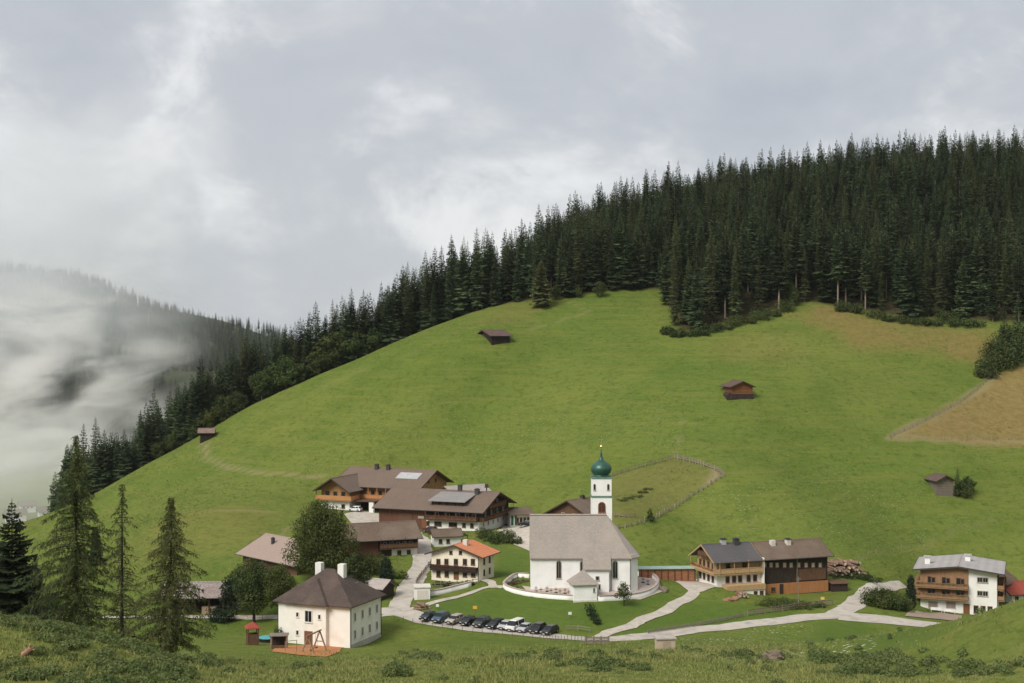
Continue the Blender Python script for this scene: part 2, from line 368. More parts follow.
    col = mix(mul(attr('lush'), 0.75), col, mix(rng(fine, 0.35, 0.65), (0.060, 0.105, 0.018), (0.095, 0.145, 0.028)))
    col = mix(mul(attr('pad'), rng(mid, 0.3, 0.6, 0.6, 0.95)), col, mix(rng(fine, 0.38, 0.62), (0.160, 0.158, 0.046), (0.120, 0.125, 0.034)))
    col = mix(mul(attr('dry'), rng(mid, 0.36, 0.6, 0.55, 1.0)), col, mix(rng(fine, 0.4, 0.64), (0.215, 0.155, 0.058), (0.145, 0.122, 0.038)))
    col = mix(mul(attr('brown'), rng(mid, 0.25, 0.6, 0.85, 1.0)), col, mix(rng(fine, 0.4, 0.64), (0.235, 0.170, 0.066), (0.160, 0.125, 0.045)))
    col = mix(mul(attr('near'), rng(mid, 0.3, 0.6, 0.2, 0.8)), col, mix(rng(fine, 0.4, 0.62), (0.200, 0.192, 0.062), (0.085, 0.110, 0.025)))
    col = mix(mul(attr('track'), rng(fine, 0.35, 0.6, 0.5, 1.0)), col, (0.26, 0.215, 0.115))
    vo = N.new('ShaderNodeTexVoronoi'); vo.inputs['Scale'].default_value = 1.1; L.new(geo.outputs['Position'], vo.inputs['Vector'])
    fl = mul(mul(rng(vo.outputs['Distance'], 0.30, 0.16), rng(mid, 0.36, 0.56)), attr('flower'))
    col = mix(mul(fl, 0.7), col, (0.58, 0.57, 0.44))
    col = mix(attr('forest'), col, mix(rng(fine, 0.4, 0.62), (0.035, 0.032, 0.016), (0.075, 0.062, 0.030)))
    L.new(col, b.inputs['Base Color']); b.inputs['Roughness'].default_value = 0.95; b.inputs['Specular IOR Level'].default_value = 0.05
    b1 = N.new('ShaderNodeBump'); b1.inputs['Strength'].default_value = 0.9; b1.inputs['Distance'].default_value = 0.35; L.new(fine, b1.inputs['Height'])
    b2 = N.new('ShaderNodeBump'); b2.inputs['Strength'].default_value = 0.6; b2.inputs['Distance'].default_value = 1.2; L.new(band, b2.inputs['Height']); L.new(b1.outputs['Normal'], b2.inputs['Normal'])
    L.new(b2.outputs['Normal'], b.inputs['Normal'])
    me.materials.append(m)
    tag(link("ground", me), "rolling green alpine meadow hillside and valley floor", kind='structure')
GRASS_A = (0.100, 0.147, 0.026); GRASS_B = (0.142, 0.172, 0.036); GRASS_C = (0.074, 0.120, 0.019); GRASS_D = (0.044, 0.074, 0.011); GRASS_E = (0.175, 0.190, 0.050)
# forest edge facing the camera, as ground points; everything beyond it, up to the hidden back, is wood
FEDGE = [on(95,446),on(130,449),(-106,452,0),(-85,458,0),(-64,464,0),(-45,468,0),(-18,475,0),tuple(at(545,302)),tuple(at(600,294)),tuple(at(640,291)),tuple(at(662,292)),
         tuple(at(664,312)),tuple(at(672,337)),tuple(at(705,333)),tuple(at(745,322)),tuple(at(790,311)),tuple(at(812,304)),tuple(at(840,309)),tuple(at(890,318)),tuple(at(940,322)),tuple(at(1000,325)),tuple(at(1060,330)),(330,440,0)]
FPOLY = [tuple(p)[:2] for p in FEDGE]+[(400,700),(60,740),(-60,640),(-190,560),(-260,520),(-200,450)]
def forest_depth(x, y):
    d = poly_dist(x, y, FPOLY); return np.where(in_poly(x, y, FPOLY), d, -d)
TRACKS = [([(203,443),(207,458),(225,467),(260,473),(300,476),(340,480)], 1.1, 0.75), ([(180,514),(230,511),(300,512),(318,513)], 0.9, 0.5),
          ([(560,299),(590,312),(560,320),(520,331)], 0.8, 0.35), ([(268,548),(285,530),(300,525)], 1.2, 0.4), ([(682,420),(678,440),(675,456)], 0.5, 0.4),
          ([(858,560),(900,549),(950,534),(1000,517)], 0.7, 0.22), ([(889,439),(925,421),(960,403),(998,374)], 1.6, 0.75), ([(889,439),(960,441),(1040,440)], 1.3, 0.7),
          ([(715,470),(716,474),(711,481)], 1.4, 0.9), ([(560,300),(700,330)], 0.4, 0.1), ([(300,395),(420,350),(540,320)], 0.8, 0.18)]
build_ground()

# ------------------------------------------------------------------ roads, yards and paths laid on the ground
def smooth_line(pts, step=1.5):
    pts = [Vector(p[:2]) for p in pts]; P2 = [pts[0]*2-pts[1]]+pts+[pts[-1]*2-pts[-2]]; out = []
    for i in range(1, len(P2)-2):
        n = max(2, int((P2[i+1]-P2[i]).length/step))
        for k in range(n):
            t = k/n; a, b, c, d = P2[i-1], P2[i], P2[i+1], P2[i+2]
            out.append(0.5*((2*b)+(c-a)*t+(2*a-5*b+4*c-d)*t*t+(3*b-a-3*c+d)*t**3))
    out.append(pts[-1]); return out
rnd = random.Random(4)
gravel = M("road_gravel", (0.52, 0.465, 0.395), (0.38, 0.34, 0.29), 0.9, 0.95, bump=0.3, wear=(0.30, 0.285, 0.24))
asphalt = M("pale_asphalt", (0.49, 0.445, 0.385), (0.40, 0.36, 0.31), 0.5, 0.9, bump=0.15, wear=(0.25, 0.235, 0.205))
def road(name, label, pts, w, m, lift=0.07, ends=None):
    line = smooth_line([at(*p, dmin=185) if len(p) == 2 else p for p in pts]); n = len(line); V = []; Q = []; c = 7
    for i, p in enumerate(line):
        t = (line[min(i+1, n-1)]-line[max(i-1, 0)]).normalized(); s = Vector((t.y, -t.x)); ww = w if ends is None else ends[0]+(ends[1]-ends[0])*i/(n-1)
        for k in range(c):
            e = (k/(c-1)-0.5)*ww; e += (0.22*math.sin(i*0.9+k)+0.2*math.sin(i*0.37)+rnd.uniform(-0.16, 0.16)) if k in (0, c-1) else 0
            q = p+s*e; V.append((q.x, q.y, float(gz(q.x, q.y))+lift))
    for i in range(n-1):
        for k in range(c-1): a = i*c+k; Q.append((a, a+1, a+c+1, a+c))
    return tag(link(name, np_mesh(name, V, Q, m, True)), label, kind='structure')
def yard(name, label, pts, m, lift=0.075):
    poly = [Vector(at(*p, dmin=185)[:2]) for p in pts]; x0 = min(p.x for p in poly); x1 = max(p.x for p in poly); y0 = min(p.y for p in poly); y1 = max(p.y for p in poly)
    import bmesh
    bm = bmesh.new(); f = bm.faces.new([bm.verts.new((p.x, p.y, 0)) for p in poly])
    for ax, lo, hi in ((0, x0, x1), (1, y0, y1)):
        t = lo+1.0
        while t < hi:
            g = bm.verts[:]+bm.edges[:]+bm.faces[:]; bmesh.ops.bisect_plane(bm, geom=g, plane_co=(t if ax == 0 else 0, t if ax == 1 else 0, 0), plane_no=(1, 0, 0) if ax == 0 else (0, 1, 0)); t += 1.0
    for v in bm.verts: v.co.z = float(gz(v.co.x, v.co.y))+lift
    bmesh.ops.recalc_face_normals(bm, faces=bm.faces[:])
    me = bpy.data.meshes.new(name); bm.to_mesh(me); bm.free(); me.materials.append(m)
    return tag(link(name, me), label, kind='structure')
road("road", "pale village road sweeping past the parked cars", [(300,618),(350,616),(385,611),(415,616),(440,622),(470,627),(500,631),(530,634.5),(560,637.5),(595,640),(630,638),(665,634.5),(700,630),(740,625.5),(780,620.5),(812,617.5),(835,615.5),(846,609.5),(853,603.5)], 4.6, asphalt)
road("lane", "narrow road bending up behind the hotel thicket", [(848,607.5),(856,600.5),(864,594.5),(872,589.5),(880,586.5),(890,585.5),(904,585)], 3.6, asphalt, 0.095, (4.4, 2.2))
road("lane", "village lane climbing between the houses", [(392,616),(398,607),(405,595),(413,582),(419,570),(423,558),(423,546),(415,536),(404,530)], 4.2, asphalt, 0.09)
road("lane", "side road running to the white hotel", [(838,616),(862,617.5),(900,621.5),(945,626.5),(975,629)], 6.5, asphalt, 0.085)
road("lane", "pale lane passing behind the trees on the valley floor", [(-40,617.5),(40,617.5),(110,617.5),(200,617.3),(265,617.5),(310,617)], 2.6, gravel, 0.10)
road("path", "gravel drive from the road up to the dark farmhouse", [(588,640),(608,633),(630,626),(652,617),(670,608),(686,598),(694,590),(690,584)], 2.3, gravel, 0.10)
road("footpath", "pale footpath rising to the churchyard", [(402,611),(420,606.5),(440,601),(460,596.5),(476,591),(490,587.5),(503,588)], 1.6, gravel, 0.11)
road("footpath", "short path to the cream house", [(493,587),(488,582),(483,580)], 1.5, gravel, 0.12)
yard("yard", "gravel yard in front of the upper guesthouse", [(344,514),(352,524),(366,526),(380,522),(380,514),(362,511)], gravel)
yard("yard", "pale yard beside the big farmhouse", [(497,531),(512,544),(529,551),(538,552),(538,528),(522,524),(503,526)], gravel, 0.08)
yard("yard", "gravel yard behind the church by the farm", [(675,582),(684,588),(692,594),(703,592),(716,587.5),(702,580.5),(692,578.5)], gravel, 0.12)
yard("terrace", "pinkish paved terrace in front of the hotel", [(905,616.5),(925,618.5),(950,621),(962,620.5),(962,616),(940,613),(918,611),(910,612)], M("terrace_paving", (0.36, 0.27, 0.21), (0.28, 0.21, 0.17), 1.2, 0.9), 0.13)
yard("yard", "gravel edge of the churchyard below the white wall", [(522,586),(530,597),(580,599),(640,600),(662,592),(658,580),(640,577),(636,588),(540,589)], M("churchyard_gravel", (0.46, 0.38, 0.33), (0.37, 0.31, 0.27), 0.9, 0.95), 0.09)
yard("yard", "orange bark chip ground under the swings", [(272,652),(300,655.5),(326,658),(340,652),(344,646),(310,645),(278,646)], M("bark_chips", (0.50, 0.22, 0.085), (0.36, 0.15, 0.06), 2.5, 0.95, bump=0.3), 0.09)

# ------------------------------------------------------------------ plants: mesh makers
rnd = random.Random(4)
def spruce_meshes(seed, h=28.0, rad=3.9, base=0.10, levels=44, nb=8, sparse=0.0, thin=1.0):
    r = random.Random(seed); V = []; Fc = []
    def tri(a, b, c): n = len(V); V.extend((a, b, c)); Fc.append((n, n+1, n+2))
    for i in range(levels):
        t = (i+0.5)/levels; t = t**0.92; z = h*(base+(1-base)*t); rr = rad*((1-t)**0.62)*(0.72+0.45*r.random())*(min(1, 0.55+t*3.5))+0.12
        k = max(3, int(nb*(0.45+0.75*(1-t)))); a0 = r.random()*6.28
        for j in range(k):
            if r.random() < sparse: continue
            a = a0+6.283*j/k+r.uniform(-0.3, 0.3); L = rr*r.uniform(0.62, 1.18); ca, sa = math.cos(a), math.sin(a)
            dr = L*(0.42-0.75*t+r.uniform(-0.1, 0.15)); w = L*0.30*thin+0.14
            def pt(s, side, dz=0.0):
                x = L*s; zz = z-dr*(s**1.3)+0.18*L*max(0, s-0.7)+dz
                return (ca*x-sa*side, sa*x+ca*side, zz)
            S = (0.05, 0.38, 0.72, 1.0); Wd = (0.25, 1.0, 0.72, 0.0)
            for q in range(3):
                m0, m1 = pt(S[q], 0), pt(S[q+1], 0)
                for sd in (-1, 1):
                    e0 = pt(S[q]+0.05, sd*w*Wd[q]*r.uniform(0.7, 1.2), -0.34*w*Wd[q]); e1 = pt(S[q+1]-0.02, sd*w*Wd[q+1]*r.uniform(0.6, 1.25), -0.42*w*Wd[q+1])
                    tri(m0, e0, m1)
                    if q < 2: tri(e0, e1, m1)
            for q in range(2):   # hanging twigs under the limb
                s = r.uniform(0.3, 0.95); sd = r.uniform(-0.5, 0.5)*w; d = r.uniform(0.35, 0.9)*(0.5+0.18*L)
                tri(pt(s-0.10, sd), pt(s+0.12, sd*0.8), pt(s, sd*1.1, -d))
    tri((0.10, 0, h*0.97), (-0.06, 0.09, h*0.97), (0, 0, h*1.035)); tri((0, -0.10, h*0.96), (0.05, 0.08, h*0.97), (0, 0, h*1.03))
    tb = MB(); tb.lathe([(0.34*h/28, -1.2), (0.30*h/28, 0.5), (0.2*h/28, h*0.5), (0.04, h*0.97)], 7)
    return V, Fc, tb
def larch_meshes(seed, h=25.0, rad=4.2, base=0.12, levels=60, dens=1.0, lean=0.0):
    """feathery larch: thin drooping limbs hung with fine sprays"""
    r = random.Random(seed); V = []; Fc = []; lb = MB()
    def tri(a, b, c): n = len(V); V.extend((a, b, c)); Fc.append((n, n+1, n+2))
    for i in range(levels):
        t = (i+0.5)/levels; z = h*(base+(1-base)*t); prof = (1-t)**0.75*min(1, 0.6+2.2*t)
        k = max(2, int(5*dens*(1.15-0.55*t)+r.random())); a0 = r.random()*6.28
        for j in range(k):
            a = a0+6.283*j/k+r.uniform(-0.5, 0.5); L = max(0.3, rad*prof*r.choice((0.35, 0.6, 0.8, 0.95, 1.1, 1.25))*r.uniform(0.8, 1.1)); ca, sa = math.cos(a), math.sin(a)
            up = r.uniform(-0.15, 0.25)+0.25*t; dr = L*r.uniform(0.16, 0.42)
            def pt(s, side=0.0, dz=0.0):
                x = L*s; zz = z+up*L*s*(1-s)*1.6-dr*s**1.6+0.15*L*max(0, s-0.75)+dz
                return (ca*x-sa*side, sa*x+ca*side, zz)
            lb.bar(pt(0), pt(0.55), 0.10*(1-0.6*t)+0.03, sides=3); lb.bar(pt(0.55), pt(1), 0.05, sides=3)
            nt = int(16*dens+L*15*dens)
            for q in range(nt):
                s = r.random()**0.75; sd = r.gauss(0, 0.20*(0.35+L*0.38)*(1.15-s)); dz = r.gauss(-0.08, 0.16)
                p0 = pt(s, sd, dz); ln = r.uniform(0.16, 0.50)*(0.75+0.3*prof); b = r.uniform(0, 6.28); w = r.uniform(0.035, 0.085)
                hx, hy = math.cos(b)*w, math.sin(b)*w; ox, oy = r.gauss(0, 0.22), r.gauss(0, 0.22)
                tri((p0[0]-hx, p0[1]-hy, p0[2]), (p0[0]+hx, p0[1]+hy, p0[2]+r.uniform(-0.05, 0.1)), (p0[0]+ox+ca*0.1, p0[1]+oy+sa*0.1, p0[2]-ln))
    tb = MB(); prof = [(0.36*h/25, -1.5), (0.30*h/25, 0.8), (0.22*h/25, h*0.35), (0.12*h/25, h*0.72), (0.03, h*1.0)]; tb.lathe(prof, 8)
    return V, Fc, tb, lb
def leaf_cloud(seed, blobs, n, size, flat=0.0):
    """leaf-sized faces through the volume of overlapping boughs; blobs: (x,y,z,rx,ry,rz)"""
    g = np.random.default_rng(seed); vol = np.array([b[3]*b[4]*b[5] for b in blobs])**0.75; pk = g.choice(len(blobs), n, p=vol/vol.sum()); B = np.array(blobs)[pk]
    d = g.normal(size=(n, 3)); d /= np.linalg.norm(d, axis=1)[:, None]; rad = g.random(n)**0.22*(0.86+0.22*g.random(n)); c = B[:, :3]+d*B[:, 3:]*rad[:, None]
    # leaves lie roughly across the outward direction, drooping
    nrm = d*0.9+g.normal(size=(n, 3))*0.65+np.array([0, 0, 0.35]); nrm /= np.linalg.norm(nrm, axis=1)[:, None]
    t = np.cross(nrm, g.normal(size=(n, 3))); t /= np.linalg.norm(t, axis=1)[:, None]; bt = np.cross(nrm, t); s = size*(0.6+0.8*g.random(n))[:, None]
    V = np.stack([c-t*s*0.5, c+bt*s*0.34-t*s*0.05, c+t*s*0.55, c-bt*s*0.34], 1).reshape(-1, 3)
    return V, np.arange(4*n).reshape(n, 4)
def crown_blobs(r, h, w, z0, nb, egg=0.9):
    """lumpy crown: boughs spread over an egg-shaped envelope"""
    out = [(0, 0, z0+(h-z0)*0.5, w*0.30, w*0.30, (h-z0)*0.36)]
    for i in range(nb):
        t = (i+0.5)/nb; z = z0+(h-z0)*(0.08+0.84*t); env = math.sin(math.pi*min(0.98, (0.16+0.80*t))**egg)**0.7*w*0.5; a = i*2.4+r.uniform(-0.4, 0.4); q = r.uniform(0.45, 0.8)
        s = (0.16+0.10*r.random())*w*(0.75+0.4*math.sin(math.pi*t)); out.append((math.cos(a)*env*q, math.sin(a)*env*q, z, s, s, s*r.uniform(0.65, 0.95)))
    return out
def broadleaf_meshes(seed, h, w, z0, nb, n, size, egg=0.9, stems=1):
    r = random.Random(seed); bl = crown_blobs(r, h, w, z0, nb, egg); V, Q = leaf_cloud(seed, bl, n, size)
    tb = MB(); tb.lathe([(h*0.030, -1.2), (h*0.024, 0.4), (h*0.018, z0+0.2*(h-z0)), (h*0.008, h*0.75)], 8); lb = MB()
    for b in bl[1::2]: zs = max(z0*0.7, b[2]-0.35*(h-z0)*r.uniform(0.5, 1)); lb.bar((0, 0, zs), (b[0]*0.9, b[1]*0.9, b[2]), h*0.011, sides=5)
    return V, Q, tb, lb
bark = M("spruce_bark", (0.15, 0.115, 0.085), (0.075, 0.058, 0.045), 2.5, 0.95, (1, 1, 0.3))
bark_d = M("dark_bark", (0.050, 0.040, 0.032), (0.025, 0.020, 0.017), 3, 0.95, (1, 1, 0.3))
bark_r = M("pale_trunk_bark", (0.30, 0.23, 0.18), (0.19, 0.14, 0.11), 2.5, 0.95, (1, 1, 0.25))
m_spruce = leaf_mat("spruce_needles", (0.028, 0.048, 0.022), (0.078, 0.106, 0.044), 0.50, 0.20, 0.10, 0.012)
m_spruce_l = leaf_mat("pale_spruce_needles", (0.058, 0.076, 0.030), (0.120, 0.132, 0.052), 0.3, 0.3, 0.16, 0.02)
m_larch = leaf_mat("larch_needles", (0.062, 0.084, 0.026), (0.158, 0.176, 0.060), 0.12, 0.35, 0.30)
m_leaf_d = leaf_mat("dark_leaves", (0.034, 0.054, 0.018), (0.112, 0.134, 0.042), 0.15, 0.35, 0.22)
m_leaf = leaf_mat("green_leaves", (0.045, 0.070, 0.022), (0.115, 0.140, 0.042), 0.2, 0.4, 0.25)
m_leaf_y = leaf_mat("bright_leaves", (0.072, 0.098, 0.026), (0.150, 0.165, 0.050), 0.2, 0.4, 0.3)
m_thuja = leaf_mat("thuja_foliage", (0.014, 0.024, 0.013), (0.034, 0.052, 0.024), 0.15, 0.8, 0.1)

# ------------------------------------------------------------------ the wood on the hill
def tree_thing(name, label, cat, loc, crown_me, trunk_me, s=1.0, rz=0.0, group=None, sz=None):
    t = thing(name, label, cat, loc, rz, group); t.scale = (s, s, sz or s)
    link('trunk', trunk_me, t); link('crown', crown_me, t); return t
SPR = []
for k, (hh, rd, bs, sp, th) in enumerate([(28, 4.2, 0.06, 0.0, 1.1), (31, 3.6, 0.10, 0.05, 1.1), (25, 4.7, 0.05, 0.0, 1.2), (32, 3.8, 0.22, 0.10, 1.1), (27, 3.9, 0.08, 0.03, 1.1), (30, 4.1, 0.34, 0.15, 1.1), (23, 4.3, 0.02, 0.0, 1.2)]):
    V, Fc, tb = spruce_meshes(100+k, hh, rd, bs, 42, 8, sp, th)
    SPR.append((np_mesh('spruce_crown', V, Fc, m_spruce), tb.mesh('spruce_trunk', bark_r if bs > 0.2 else bark, True), hh))
V, Fc, tb = spruce_meshes(131, 29, 3.3, 0.08, 46, 8, 0.18, 0.8); SPR_L = (np_mesh('pale_spruce_crown', V, Fc, m_spruce_l), tb.mesh('pale_spruce_trunk', bark, True), 29)
def plan_forest():
    r = random.Random(11); pts = []
    for gx in np.arange(-240, 400, 6.1):
        for gy in np.arange(430, 740, 6.2):
            x = gx+r.uniform(-2.5, 2.5); y = gy+r.uniform(-2.7, 2.7); u = CX+F*x/y
            if not (60 < u < 1090): continue
            pts.append((x, y, u, r.random(), r.random()))
            if u < 470:
                for _ in range(3): pts.append((x+r.uniform(-3.6, 3.6), y+r.uniform(-3.6, 3.6), u, r.random(), r.random()))
    A = np.array(pts); dep = forest_depth(A[:, 0], A[:, 1]); A = A[dep > 1.0]; dep = dep[dep > 1.0]
    out = []
    for (x, y, u, q1, q2), dp in zip(A, dep):
        z = float(gz(x, y)); edge = dp < 9; hs = 0.62+0.42*q1
        if edge and q2 < 0.22: hs *= 0.62
        left = 1-min(1, max(0, (u-90)/330)); hs *= 1-0.16*left
        k = int(q2*7) % 7
        if k == 5 and not (700 < u < 920 and dp < 45): k = 0
        if edge and k in (3,): k = 2 if u < 690 else 3
        if edge and 690 < u < 900 and q1 > 0.55: k = 5 if q2 > 0.8 else 3
        out.append([x, y, z, u, k, hs, q1, q2, dp])
    return out
FOREST = plan_forest()
FOREST.sort(key=lambda t: t[1])
def pick_visible():
    """which trees show largest: near-to-far fill of a coarse picture grid with tree outlines"""
    buf = np.zeros((683, 1024), bool); area = []
    # the meadow in front hides the feet of trees behind the crest
    us = np.arange(0, 1024); hor = np.full(1024, 683.0); run = np.full(1024, 683.0)
    for t in FOREST:
        x, y, z, u, k, hs = t[:6]; h = SPR[k][2]*hs; yb = CY-F*(z-CAMZ)/y; yt = CY-F*(z+h-CAMZ)/y; w = 3.3*hs*F/y
        ds = np.arange(300, y-2, 4.0); gzz = gz(x/y*ds, ds); crest = (CY-F*(gzz-CAMZ)/ds).min(); a = 0
        yb = min(yb, crest)
        for yy in range(int(max(0, yt)), int(min(683, yb))):
            f = (yy-yt)/max(1, (CY-F*(z-CAMZ)/y)-yt); ww = max(0.6, w*f**0.8); x0 = int(max(0, u-ww)); x1 = int(min(1024, u+ww+1))
            if x1 > x0: seg = buf[yy, x0:x1]; a += int((~seg).sum()); seg[:] = True
        area.append(a)
    return area
AREA = pick_visible()
order = sorted(range(len(FOREST)), key=lambda i: -AREA[i]); SINGLES = set(order[:292])
PALE_SPOTS = [(600,292),(705,305),(541,304),(497,306),(664,300),(725,250),(650,240)]
crown_objs = {}
for i in sorted(SINGLES):
    x, y, z, u, k, hs, q1, q2, dp = FOREST[i]
    pale = q2*97 % 1 < 0.20; cm, tm, hh = SPR_L if pale else SPR[k]
    tone = "pale olive" if pale else ("bare-trunked dark" if k == 5 else ("short dark" if hs < 0.85 else "tall dark"))
    if u < 200: where = "at the lowest left end of the wood"
    elif u < 320: where = "in the wood behind the left crest"
    elif u < 430: where = "in the wood left of the top hay barn"
    elif u < 560: where = "in the wood above the top hay barn"
    elif u < 660: where = "in the wood over the meadow's highest bay"
    elif u < 790: where = "in the tongue of wood above the meadow"
    elif u < 900: where = "in the wood above the brownish grass"
    else: where = "in the wood at the far right"
    row = ", front row" if dp < 12 else (", deeper in" if dp < 70 else ", near the skyline")
    lab = tone+" spruce "+where+row
    t = tree_thing('spruce_tree', lab, 'tree', (x, y, z-0.2), cm, tm, hs, q1*6.28, 'spruces of the hillside wood')
    crown_objs.setdefault('pale' if pale else k, t.children[1] if 'crown' in t.children[1].name else t.children[0])
def scatter_object(name, label, pts, sources, kind='stuff'):
    """one object: copies of given meshes stand on its points (geometry nodes)"""
    me = bpy.data.meshes.new(name); me.from_pydata([p[:3] for p in pts], [], [])
    for an, ix in (('sc', 3), ('rz', 4)): a = me.attributes.new(an, 'FLOAT', 'POINT'); a.data.foreach_set('value', [p[ix] for p in pts])
    a = me.attributes.new('pk', 'INT', 'POINT'); a.data.foreach_set('value', [int(p[5]) for p in pts])
    o = link(name, me); tag(o, label, kind=kind)
    ng = bpy.data.node_groups.new(name, 'GeometryNodeTree'); ng.interface.new_socket('Geometry', in_out='INPUT', socket_type='NodeSocketGeometry'); ng.interface.new_socket('Geometry', in_out='OUTPUT', socket_type='NodeSocketGeometry')
    N = ng.nodes; L = ng.links; gi = N.new('NodeGroupInput'); go = N.new('NodeGroupOutput'); join = N.new('GeometryNodeJoinGeometry')
    def na(nm, ty='FLOAT'): q = N.new('GeometryNodeInputNamedAttribute'); q.data_type = ty; q.inputs['Name'].default_value = nm; return q.outputs['Attribute']
    comb = N.new('ShaderNodeCombineXYZ'); L.new(na('rz'), comb.inputs['Z'])
    for k, src in enumerate(sources):
        oi = N.new('GeometryNodeObjectInfo'); oi.transform_space = 'ORIGINAL'; oi.inputs['Object'].default_value = src
        cmp_ = N.new('FunctionNodeCompare'); cmp_.data_type = 'INT'; cmp_.operation = 'EQUAL'; L.new(na('pk', 'INT'), cmp_.inputs[2]); cmp_.inputs[3].default_value = k
        ip = N.new('GeometryNodeInstanceOnPoints'); L.new(gi.outputs[0], ip.inputs['Points']); L.new(cmp_.outputs[0], ip.inputs['Selection']); L.new(oi.outputs['Geometry'], ip.inputs['Instance'])
        L.new(comb.outputs[0], ip.inputs['Rotation']); L.new(na('sc'), ip.inputs['Scale']); L.new(ip.outputs['Instances'], join.inputs['Geometry'])
    L.new(join.outputs[0], go.inputs[0]); md = o.modifiers.new('scatter', 'NODES'); md.node_group = ng; return o
keys = list(crown_objs); rest = []
for i, t in enumerate(FOREST):
    if i in SINGLES: continue
    k = keys.index(t[4]) if t[4] in keys else 0
    if t[7]*97 % 1 < 0.18 and 'pale' in keys: k = keys.index('pale')
    rest.append((t[0], t[1], t[2]-0.2, t[5], t[6]*6.28, k))
scatter_object('forest', 'deeper spruces of the dense hillside wood', rest, [crown_objs[k] for k in keys])
# ------------------------------------------------------------------ single trees, bushes
def broadleaf(name, label, cat, loc, seed, h, w, z0, nb, n, size, m, group=None, egg=0.9, trunk_m=None):
    V, Q, tb, lb = broadleaf_meshes(seed, h, w, z0, nb, n, size, egg); t = thing(name, label, cat, loc, seed*1.3, group)
    tr = tb.build('trunk', trunk_m or bark_d, t, smooth=True); tag(lb.build('limb', trunk_m or bark_d, tr), kind='stuff'); link('crown', np_mesh('crown', V, Q, m), t); return t
def bush(label, loc, seed, h, w, n, size, m, group=None, name='bush', cat='bush', d=None):
    r = random.Random(seed); d = d or w; bl = []
    for i in range(max(3, int(w*1.6))):
        x = (i+0.5)/max(3, int(w*1.6))-0.5; s = h*r.uniform(0.38, 0.6); bl.append((x*w*0.8, r.uniform(-0.25, 0.25)*d, s*0.75, max(s*0.8, w*0.14), max(s*0.7, d*0.2), s))
    V, Q = leaf_cloud(seed, bl, n, size); o = link(name, np_mesh(name, V, Q, m), None, loc); tag(o, label, cat, group); return o
def zh(p, py): return CAMZ-(py-CY)/F*p.y-p.z     # height above the ground point that reaches an image row

m_ash = leaf_mat("ash_leaves", (0.040, 0.060, 0.016), (0.155, 0.176, 0.048), 0.1, 0.35, 0.25)
larch_specs = [((76, 655), 152, 436, 10.3, 6, "tallest feathery larch standing on the left valley rim", 1.0, 6.6), ((122, 664), 150, 484, 5.0, 16, "thin sparse larch between the two fuller larches", 0.45, 3.6), ((171, 668), 142, 497, 7.5, 26, "feathery larch right of the thin one, branches down to the ground", 0.9, 5.2)]
for (px, py), d, top, wpx, sd, lab, dens, rad in larch_specs:
    p = on(px, d); h = zh(p, top); V, Fc, tb, lb = larch_meshes(sd, h, rad, 0.14 if dens > 0.5 else 0.08, 62, dens)
    t = thing('larch_tree', lab, 'tree', p, sd); tr = tb.build('trunk', bark_d, t, smooth=True); tag(lb.build('limb', bark_d, tr), kind='stuff'); link('crown', np_mesh('larch_crown', V, Fc, m_larch), t)
def spruce_at(px, d, top, seed, rad, base, lab, m=None, group=None, dens=9, lev=40, name='spruce_tree'):
    p = on(px, d); h = zh(p, top); V, Fc, tb = spruce_meshes(seed, h, rad, base, lev, dens, 0.02, 1.15)
    t = thing(name, lab, 'tree', p, seed*0.7, group); tb.build('trunk', bark, t, smooth=True); link('crown', np_mesh('spruce_crown', V, Fc, m or m_spruce), t); return t
spruce_at(12, 160, 502, 41, 4.6, 0.02, "dark spruce at the far left standing in front of the mist", dens=10)
spruce_at(-12, 166, 514, 42, 4.4, 0.02, "dark spruce cut by the left picture edge")
spruce_at(35, 178, 556, 43, 3.2, 0.02, "small dark spruce tucked beside the tallest larch")
spruce_at(96, 330, 526, 44, 2.4, 0.05, "small far spruce behind the tallest larch")
spruce_at(62, 118, 622, 45, 0.9, 0.0, "tiny spruce sapling growing on the shrubby rim", lev=16, dens=7)
spruce_at(541, 462, 260, 46, 4.6, 0.12, "lone pale spruce standing in front of the wood on the crest", m_spruce_l)
# big crowns by the farms
broadleaf('ash_tree', "large dark round-crowned tree between the barns", 'tree', on(322, 276), 51, zh(on(322, 276), 500), 13.4, 1.2, 30, 24000, 0.36, m_ash, egg=0.62)
broadleaf('pear_tree', "dark tall tree left behind the white schoolhouse", 'tree', on(254, 258), 52, zh(on(254, 258), 556), 8.4, 1.6, 22, 8000, 0.34, m_leaf_d)
broadleaf('maple_tree', "lighter green tree just left of the schoolhouse roof", 'tree', on(279, 256), 53, zh(on(279, 256), 563), 7.2, 2.4, 20, 7000, 0.32, m_leaf_y)
broadleaf('walnut_tree', "round dark tree behind the schoolhouse chimneys", 'tree', on(352, 262), 54, zh(on(352, 262), 552), 6.2, 1.4, 14, 3400, 0.42, m_leaf_d)
broadleaf('cherry_tree', "dark tree right of the low shed", 'tree', on(236, 264), 55, zh(on(236, 264), 572), 6.5, 1.0, 14, 3600, 0.42, m_thuja)
broadleaf('alder_tree', "dark leafy tree behind the tallest larch's left side", 'tree', on(47, 205), 201, 8.0, 6.5, 0.6, 16, 4200, 0.4, m_leaf_d)
broadleaf('alder_tree', "dark leafy tree filling the gap right of the far left spruce", 'tree', on(28, 215), 202, 9.0, 7.0, 0.6, 16, 4200, 0.4, m_leaf_d)
bush("green bushes at the foot of the three larches", on(105, 165), 203, 2.4, 5.0, 1500, 0.3, m_leaf)
bush("dark scrub under the right larch", on(150, 152), 204, 2.0, 4.5, 1300, 0.28, m_leaf_d)
bush("dark evergreen bush hugging the low shed", on(222, 258), 56, 3.4, 5.0, 1500, 0.35, m_thuja)
